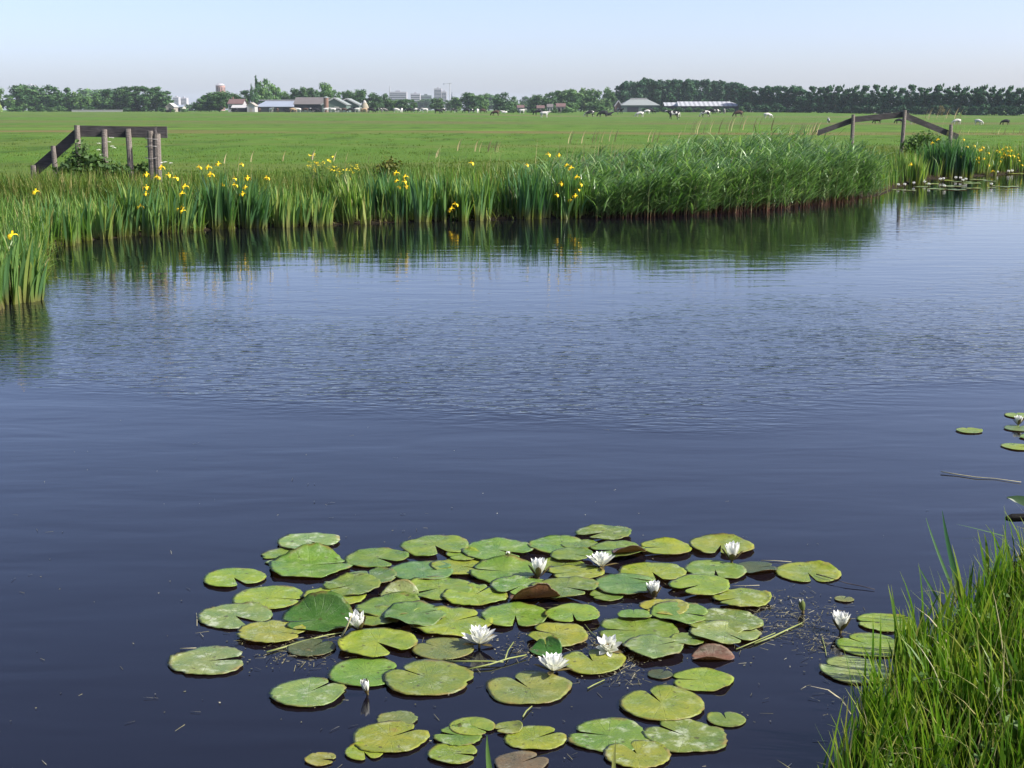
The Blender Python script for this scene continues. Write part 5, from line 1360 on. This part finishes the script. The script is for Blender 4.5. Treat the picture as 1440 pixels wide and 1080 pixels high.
for (a, b_, r_, e_, wl, rf, lab) in HOUSES:
    D = 600 if a < 1000 else 660
    if a > 1100: D = 650 - (a - 1100) * .25
    w_ = (b_ - a) * .06
    shed('farm_house', a - w_, b_ + w_, r_, e_, D, 7, wl, rf, lab, cat='house', over=.2, openings=[(.15, .35, .3, .8, GLASS, 'window'), (.6, .8, .3, .8, GLASS, 'window')])
for i, (px, py, wd) in enumerate([(722, 151.5, 16), (733, 153, 14), (748, 152, 16), (766, 153, 14), (778, 152.5, 14), (797, 152, 18), (240, 151, 12), (252, 153, 10), (268, 152.5, 12)]):
    tree(px, py, wd, 'low', 560 if px > 300 else 610, ['shrub left of the tiny white house', 'shrub hiding the front of the tiny white house', 'shrub between the tiny white and cream houses', 'shrub before the tiny cream house', 'shrub at the left foot of the leafy grove', 'shrub before the tiny red-roofed house', 'shrub left of the white gable', 'shrub hiding the foot of the white gable', 'shrub right of the low grey shed'][i], (.95, 1, .95), 'shrubs before the small houses', cat='bush')
# brick silo, straw stack, pale wall, hedge of reddish shrubs
x, D = (464 - 720) / FOC * 535, 535; g = gz(x, D); ht = at(464, 137.5, D).z - g
root = empty('brick_silo', (x, D, g)); tag(root, 'round brick silo between the brown barn and first green gable', 'silo')
mb = MB(); mb.tube([(0, 0, -.2), (0, 0, ht * .5), (0, 0, ht)], .95, 16); mb.build('shaft', BRICK, root)
mb = MB(); mb.tube([(0, 0, ht), (0, 0, ht + .15), (0, 0, ht + .55)], [1.05, 1.0, .15], 16); mb.build('cap', GREYROOF, root)
x, D = (517 - 720) / FOC * 560, 560; g = gz(x, D); ht = at(517, 141, D).z - g
root = empty('straw_stack', (x, D, g)); tag(root, 'conical straw-coloured stack right of the second green gable', 'straw stack')
mb = MB(); mb.tube([(0, 0, -.1), (0, 0, ht * .3), (0, 0, ht * .55), (0, 0, ht * .85), (0, 0, ht)], [1.6, 1.7, 1.4, .6, .12], 14, jit=.06); mb.build('stack', STRAW, root, True)
mb = MB(); mb.tube([(0, 0, ht * .80), (0, 0, ht * .95), (0, 0, ht * 1.02)], [.85, .45, .06], 12); mb.build('cover', PALEW, root)
x0, x1, D = (113 - 720) / FOC * 630, (183 - 720) / FOC * 630, 630; g = gz(x0, D)
root = empty('pale_wall', ((x0 + x1) / 2, D, g)); tag(root, 'long low pale wall under the trees at left', 'wall')
mb = MB(); w2 = (x1 - x0) / 2; mb.box((-w2, 0, -.2), (w2, .25, .85)); mb.build('wall', PALEW, root)
mb = MB(); mb.box((-w2 - .05, -.06, .85), (w2 + .05, .31, .95)); mb.build('coping', WHITE, root)
tree(1311, 148, 12, 'low', 470, 'reddish-brown shrub under the poplars behind the falling fence rail', (2.6, 1.0, 1.2), cat='bush')
# water tower
x, D = (319.5 - 720) / FOC * 1500, 1500; g = gz(x, D); ht = at(720, 117.5, D).z - g; R = 6.4 * D / FOC
root = empty('water_tower', (x, D, g)); tag(root, 'pinkish brick water tower standing above the round wooded mound', 'water tower')
mb = MB(); mb.tube([(0, 0, -1), (0, 0, ht * .62), (0, 0, ht * .66)], [R * .8, R * .8, R], 24); mb.build('shaft', TOWERB, root)
mb = MB(); mb.tube([(0, 0, ht * .66), (0, 0, ht * .93)], R, 24); mb.build('tank', TOWERB, root)
for k in range(12):
    a = k * PI / 6; m2 = MB(); m2.box((-.5, -.1, ht * .72), (.5, .1, ht * .86), M=Matrix.Translation((math.cos(a) * R, math.sin(a) * R, 0)) @ Matrix.Rotation(a + PI / 2, 4, 'Z')); m2.build('window', GLASS, root)
mb = MB(); mb.tube([(0, 0, ht * .93), (0, 0, ht * .95), (0, 0, ht)], [R * 1.06, R * .9, R * .5], 24); mb.build('roof', CITY, root)


def block(x0p, x1p, top_p, D, depth, lab, mat, rows, cols, spire=None, stepped=None):
    x0, x1 = (x0p - 720) / FOC * D, (x1p - 720) / FOC * D; g = -.4; h = at(720, top_p, D).z - g; w2 = (x1 - x0) / 2
    root = empty('city_block', ((x0 + x1) / 2, D, g)); tag(root, lab, 'tower block', 'hazy city buildings on the horizon')
    mb = MB(); mb.box((-w2, 0, -1), (w2, depth, h)); mb.build('wall', mat, root)
    for r_ in range(rows):
        m2 = MB(); z0 = h * (.08 + .88 * r_ / rows); m2.box((-w2 * .94, -.12, z0), (w2 * .94, .1, z0 + h * .42 / rows)); m2.build('window_band', GLASS, root)
    mb = MB(); mb.box((-w2 * .3, depth * .3, h), (w2 * .25, depth * .7, h + 2.2)); mb.build('plant_room', mat, root)
    if spire: 
        m2 = MB(); m2.tube([(-w2 + 1.2, 2, h), (-w2 + 1.2, 2, h + (h * spire))], [1.0, .5], 8); m2.build('spire', STEEL, root)
block(551, 575, 129, 2300, 16, 'long city block with a spire at its left end', CITY, 9, 12, spire=.3)
block(580.5, 593.5, 131.5, 2320, 16, 'second city block, right of the spired one', CITY, 8, 8)
block(593.5, 609, 134, 2340, 16, 'lower greenish city block left of the twin towers', GREENWALL, 7, 8)
block(612.8, 623, 124.3, 2250, 18, 'taller of the paired grey city towers', CITY, 14, 5)
block(623.2, 630, 128.6, 2252, 16, 'shorter of the paired grey city towers, at its right', CITY, 12, 4)
block(253, 261, 136.5, 2600, 18, 'left pale far block in the skyline gap', CITY, 8, 6)
block(262, 272, 137.5, 2620, 18, 'right pale far block in the skyline gap', CITY, 8, 6)
block(50, 63, 119.5, 2700, 16, 'far pale block just showing above the biggest round crown', CITY, 8, 6)
x, D = (634.6 - 720) / FOC * 2200, 2200; h = at(720, 116.5, D).z + .4
root = empty('tower_crane', (x, D, -.4)); tag(root, 'thin tower crane right of the grey city towers', 'crane')
mb = MB(); mb.tube([(0, 0, -.5), (0, 0, h)], [.8, .6], 4); mb.build('mast', STEEL, root)
mb = MB(); mb.tube([(-9.5, 0, h - 1.5), (3.0, 0, h - .6)], [.35, .5], 4); mb.build('jib', STEEL, root)
mb = MB(); mb.box((-10.4, -.6, h - 2.6), (-8.8, .6, h - .8)); mb.build('counterweight', CITYD, root)
x = (637.5 - 720) / FOC * 2205
root = empty('lattice_mast', (x, 2205, -.4)); tag(root, 'short pointed mast standing close right of the crane', 'mast')
h2 = at(720, 129, 2205).z; mb = MB(); mb.tube([(0, 0, -.5), (0, 0, h2 * .7), (0, 0, h2)], [2.2, 1.6, .4], 6); mb.build('tower', CITYD, root)
mb = MB(); mb.tube([(0, 0, h2), (0, 0, h2 + 6)], [.25, .1], 5); mb.build('antenna', STEEL, root)

# ------------------------------------------------------------------ cattle
m, nt_, out = new_mat('cow_coat'); N = NT(nt_)
oi = N.n('ObjectInfo'); tc = N.n('TexCoord').outputs['Object']
sh = N.n('CombineXYZ'); N.l(N.math('MULTIPLY', oi.outputs['Random'], 23.0), sh.inputs[0]); N.l(N.math('MULTIPLY', oi.outputs['Random'], 7.0), sh.inputs[1])
va = N.n('VectorMath', operation='ADD'); N.l(tc, va.inputs[0]); N.l(sh.outputs[0], va.inputs[1])
f = N.math('GREATER_THAN', N.math('SUBTRACT', N.noise(va.outputs[0], 1.7, 1), oi.outputs['Alpha']), 0.0)
c = N.mix(f, oi.outputs['Color'], (.52, .50, .46)); p = N.n('BsdfPrincipled', inp={'Roughness': .75, 'Specular IOR Level': .2}); N.l(c, p.inputs['Base Color']); N.l(p.outputs[0], out.inputs['Surface'])
COAT = m
HORN = mat_plain('hoof', (.05, .045, .04), .6, .3, .1, 5); UDDER = mat_plain('udder', (.55, .33, .28), .6, .3, .1, 5)


def cow_mesh(pose):
    """skinned body facing +x, 2.3 m long, one continuous surface"""
    J = []; E = []; Rd = []
    def j(x, y, z, rx, ry=None): J.append((x, y, z)); Rd.append((rx, ry or rx)); return len(J) - 1
    low = -.62 if pose == 'lying' else 0
    pel = j(-.70, 0, 1.12 + low, .27, .33); a = j(-.30, 0, 1.05 + low, .34, .40); b = j(.15, 0, 1.03 + low, .34, .40); ch = j(.52, 0, 1.08 + low, .26, .34)
    E += [(pel, a), (a, b), (b, ch)]
    if pose == 'grazing': n1 = j(.84, 0, .86, .15, .20); n2 = j(1.06, 0, .56, .11, .14); hd = j(1.14, 0, .34, .105, .12); mz = j(1.20, 0, .12, .07, .08)
    elif pose == 'lying': n1 = j(.82, 0, .72, .15, .18); n2 = j(1.04, 0, .90, .11, .13); hd = j(1.24, 0, .88, .11, .12); mz = j(1.46, 0, .78, .07, .08)
    else: n1 = j(.84, 0, 1.26, .16, .20); n2 = j(1.04, 0, 1.42, .12, .14); hd = j(1.22, 0, 1.40, .11, .12); mz = j(1.46, 0, 1.26, .07, .08)
    E += [(ch, n1), (n1, n2), (n2, hd), (hd, mz)]
    for s_ in (-1, 1):
        e1 = j(J[n2][0] + .02, s_ * .12, J[n2][2] + .03, .035); e2 = j(J[n2][0] - .02, s_ * .26, J[n2][2] + .01, .03); E += [(n2, e1), (e1, e2)]
        if pose == 'lying':
            k1 = j(.55, s_ * .22, .26, .12); k2 = j(.84, s_ * .24, .10, .07); k3 = j(.62, s_ * .26, .06, .05); E += [(ch, k1), (k1, k2), (k2, k3)]
            k1 = j(-.55, s_ * .30, .30, .17); k2 = j(-.15, s_ * .42, .12, .08); k3 = j(-.42, s_ * .46, .07, .05); E += [(pel, k1), (k1, k2), (k2, k3)]
        else:
            o_ = .07 * s_
            k1 = j(.50 + o_, s_ * .17, .72, .12, .15); k2 = j(.50 + o_ * 1.6, s_ * .17, .40, .06); k3 = j(.48 + o_ * 1.8, s_ * .17, .10, .045); k4 = j(.51 + o_ * 1.8, s_ * .17, .02, .055); E += [(ch, k1), (k1, k2), (k2, k3), (k3, k4)]
            k1 = j(-.66 - o_, s_ * .18, .80, .15, .20); k2 = j(-.58 - o_, s_ * .18, .58, .09); k3 = j(-.74 - o_ * 1.5, s_ * .18, .40, .055); k4 = j(-.71 - o_ * 1.5, s_ * .18, .10, .045); k5 = j(-.68 - o_ * 1.5, s_ * .18, .02, .055); E += [(pel, k1), (k1, k2), (k2, k3), (k3, k4), (k4, k5)]
    t1 = j(-.98, 0, 1.16 + low, .06); t2 = j(-1.04, 0, max(.2, .75 + low), .028); t3 = j(-1.03, 0, max(.12, .45 + low), .05); E += [(pel, t1), (t1, t2), (t2, t3)]
    me = bpy.data.meshes.new('cow_skin'); me.from_pydata(J, E, []); me.update()
    o = bpy.data.objects.new('cow_skin', me); COL.objects.link(o)
    md = o.modifiers.new('skin', 'SKIN'); md.use_smooth_shade = True
    for i, sv in enumerate(me.skin_vertices[0].data): sv.radius = Rd[i]; sv.use_root = (i == 0)
    sb = o.modifiers.new('sub', 'SUBSURF'); sb.levels = sb.render_levels = 1
    dg = bpy.context.evaluated_depsgraph_get(); res = bpy.data.meshes.new_from_object(o.evaluated_get(dg))
    bpy.data.objects.remove(o); bpy.data.meshes.remove(me)
    res.materials.clear(); res.materials.append(COAT); return res


COWS = {p_: cow_mesh(p_) for p_ in ('grazing', 'standing', 'lying')}
CC = {'black': (.012, .012, .014, .95), 'white': (.42, .39, .34, .36), 'pied': (.014, .013, .014, .53), 'mostly': (.014, .013, .014, .57), 'brown': (.060, .034, .024, .92), 'redpied': (.16, .065, .035, .52), 'grey': (.16, .15, .14, .95), 'tan': (.36, .25, .15, .9)}
mb = MB(); mb.box((-.12, -.09, .0), (.12, .09, .16)); udm = mb.mesh('udder'); 
_bm = bmesh.new(); _bm.from_mesh(udm); bmesh.ops.bevel(_bm, geom=_bm.edges[:], offset=.05, segments=2, affect='EDGES'); _bm.to_mesh(udm); _bm.free(); udm.materials.append(UDDER)
def cow(px, pyf, wpx, coat, pose, face, lab, D=None, size=1.0, group='cattle spread over the meadow'):
    if D is None: D = 2.15 * size * FOC / max(wpx, 5)
    D = min(D, 520)
    x = (px - 720) / FOC * D; g = gz(x, D)
    root = link('cow', COWS[pose], None, None, CC[coat]); root.location = (x, D, g - .02); size_ = size * (1.05 if D < 365 and coat == 'white' else 1.2 if coat == 'white' else 1.42 if px > 700 else 1.22) if size > .8 else .64
    root.scale = (size_,) * 3
    root.rotation_euler.z = {'r': 0, 'l': PI, 't': -PI / 2, 'a': PI / 2, 'rt': -.7, 'lt': PI + .7, 'ra': .6, 'la': PI - .6}[face]
    tag(root, lab, 'cow' if size > .8 else 'calf', group)
    if size < .8: root.name = 'calf'
    if pose != 'lying':
        u = bpy.data.objects.new('udder', udm); COL.objects.link(u); u.parent = root; u.location = (-.45, 0, .52)
for a in [
 (246, 158, 6, 'black', 'lying', 'r', 'black cow lying below the white gable at left'), (338, 158, 7, 'black', 'grazing', 'l', 'black cow before the lean-to of the red-roofed house'), (372, 158.5, 6, 'brown', 'grazing', 't', 'brown cow before the left end of the long barn'), (388, 158, 6, 'white', 'standing', 'rt', 'white cow before the long barn'), (397, 158.5, 5, 'brown', 'grazing', 'a', 'brown cow with its back turned, right of the white one at the long barn'),
 (411, 158, 8, 'black', 'lying', 'l', 'black cow lying at the middle of the long barn'), (418, 159, 8, 'tan', 'grazing', 'r', 'tan cow just right of the black lying one'), (425, 158, 7, 'white', 'standing', 'l', 'cream cow where the long barn meets the brown barn'), (435, 159, 7, 'brown', 'grazing', 'l', 'brown cow before the brown-roofed barn'), (443, 158.5, 6, 'pied', 'grazing', 'rt', 'pied cow before the brown barn doors'), (450, 159, 7, 'black', 'grazing', 'r', 'black cow left of the brick silo foot'),
 (464, 158, 8, 'white', 'standing', 'r', 'white cow right below the brick silo'), (473, 157.5, 8, 'white', 'standing', 'l', 'white cow below the first green gable'), (481, 159, 8, 'grey', 'grazing', 'l', 'grey cow below the first green gable'), (489, 159.5, 8, 'brown', 'grazing', 'r', 'dark brown cow between the two green gables'), (497, 159, 8, 'black', 'grazing', 'l', 'black cow below the second green gable'), (507, 158, 8, 'white', 'standing', 'r', 'white cow below the right eave of the second green gable'),
 (516, 159, 8, 'tan', 'grazing', 'l', 'tan cow in front of the straw stack'), (526, 159, 9, 'black', 'grazing', 'r', 'black cow right of the straw stack'), (537, 158.5, 8, 'pied', 'grazing', 'l', 'pied cow left of a pale grey one, below dark trees'), (544, 159, 7, 'grey', 'grazing', 'r', 'pale grey cow below the city block spire'), (561, 157, 8, 'white', 'grazing', 'r', 'white cow below the long city block'), (568, 159, 5, 'white', 'grazing', 't', 'small white cow seen head-on beside two black ones'), (578, 159.5, 8, 'black', 'grazing', 'l', 'left one of two black cows below the second city block'), (588, 160, 8, 'pied', 'grazing', 'r', 'right one of two dark cows below the second city block'),
 (600, 158, 7, 'white', 'standing', 'l', 'white cow below the low greenish city block'), (618, 160, 9, 'black', 'grazing', 'r', 'black cow below the taller grey tower'), (625, 160, 7, 'mostly', 'grazing', 'l', 'pied cow touching the black one below the grey towers'), (639, 160.5, 8, 'mostly', 'grazing', 'r', 'black and white cow below the crane'), (657, 161, 8, 'black', 'grazing', 'l', 'black cow below the big dark mid-field crown'), (664, 160.5, 6, 'pied', 'grazing', 'rt', 'pied cow close right of the black one mid-field'), (672.5, 161.5, 6, 'white', 'grazing', 't', 'white cow facing the camera at mid-field'), (680, 161, 8, 'brown', 'grazing', 'r', 'brown cow right of the white camera-facing cow'), (697, 161, 10, 'brown', 'grazing', 'l', 'dark brown cow grazing below the second mid-field crown'), (709, 159, 7, 'white', 'lying', 'l', 'white cow lying below the second mid-field crown'), (734, 158.5, 8, 'white', 'standing', 'r', 'white cow before the tiny white house'),
 (756, 163, 9, 'black', 'grazing', 'l', 'black cow overlapping a big white one, left of the leafy grove'), (765, 163.5, 11, 'white', 'standing', 'r', 'big white cow overlapping the black one, left of the grove'), (785.5, 163, 5, 'black', 'standing', 't', 'small black cow seen end-on below the leafy grove'), (827, 164.5, 10, 'pied', 'grazing', 'l', 'pied cow grazing below the middle of the leafy grove'), (845, 165, 10, 'black', 'grazing', 'l', 'left of two black cows below the grove end'), (852.5, 164, 9, 'black', 'lying', 'r', 'right of two black cows, lying, below the grove end'), (869, 164.5, 8, 'mostly', 'standing', 'rt', 'dark cow turned to the camera below the grey barn corner'),
 (896, 164.5, 10, 'white', 'grazing', 'l', 'cream cow grazing below the grey barn'), (906, 164.5, 8, 'white', 'grazing', 'l', 'white cow between the cream cow and a black one'), (911.5, 163.5, 7, 'black', 'grazing', 'r', 'black cow partly behind a white one below the grey barn'), (943, 165, 13, 'pied', 'standing', 'l', 'long pied cow below the left end of the striped shed'), (986.5, 167, 10, 'pied', 'grazing', 'l', 'pied cow at the left of the foursome below the striped shed'), (995, 166.5, 8, 'black', 'grazing', 'rt', 'black cow second in the foursome below the striped shed'), (1001.5, 167, 8, 'mostly', 'grazing', 'r', 'black and white cow third in the foursome below the shed'), (1012.5, 167, 6, 'grey', 'grazing', 't', 'small greyish cow last in the foursome below the shed'), (1032, 167, 10, 'brown', 'grazing', 'l', 'brown cow alone below the hipped shed end')]:
    cow(*a)
cow(1073, 168.5, 10, 'white', 'grazing', 'r', 'white cow with lowered head right of the brown one', 350)
for a in [(1157, 170.5, 7, 'mostly', 'grazing', 't', 'pied calf facing the camera above the reed tips', 240), (1224, 172.5, 10, 'black', 'grazing', 'l', 'dark calf hidden by the level fence rail', 225), (1254, 172, 11, 'black', 'grazing', 'l', 'blackish calf just under the level rail, left of the tall post', 225), (1275, 172.5, 9, 'white', 'grazing', 'r', 'white calf peeping out behind the tallest fence post', 222), (1334, 174, 13, 'white', 'grazing', 'l', 'white calf above the end post of the right fence', 215), (1364, 175, 11, 'white', 'grazing', 'rt', 'white calf standing right of the fence end', 208), (1401, 175.5, 13, 'black', 'grazing', 'l', 'black calf grazing alone near the right edge', 205), (1441, 177.5, 10, 'black', 'grazing', 'r', 'black calf cut off by the right picture edge', 195)]:
    cow(*a[:7], D=a[7], size=.62)
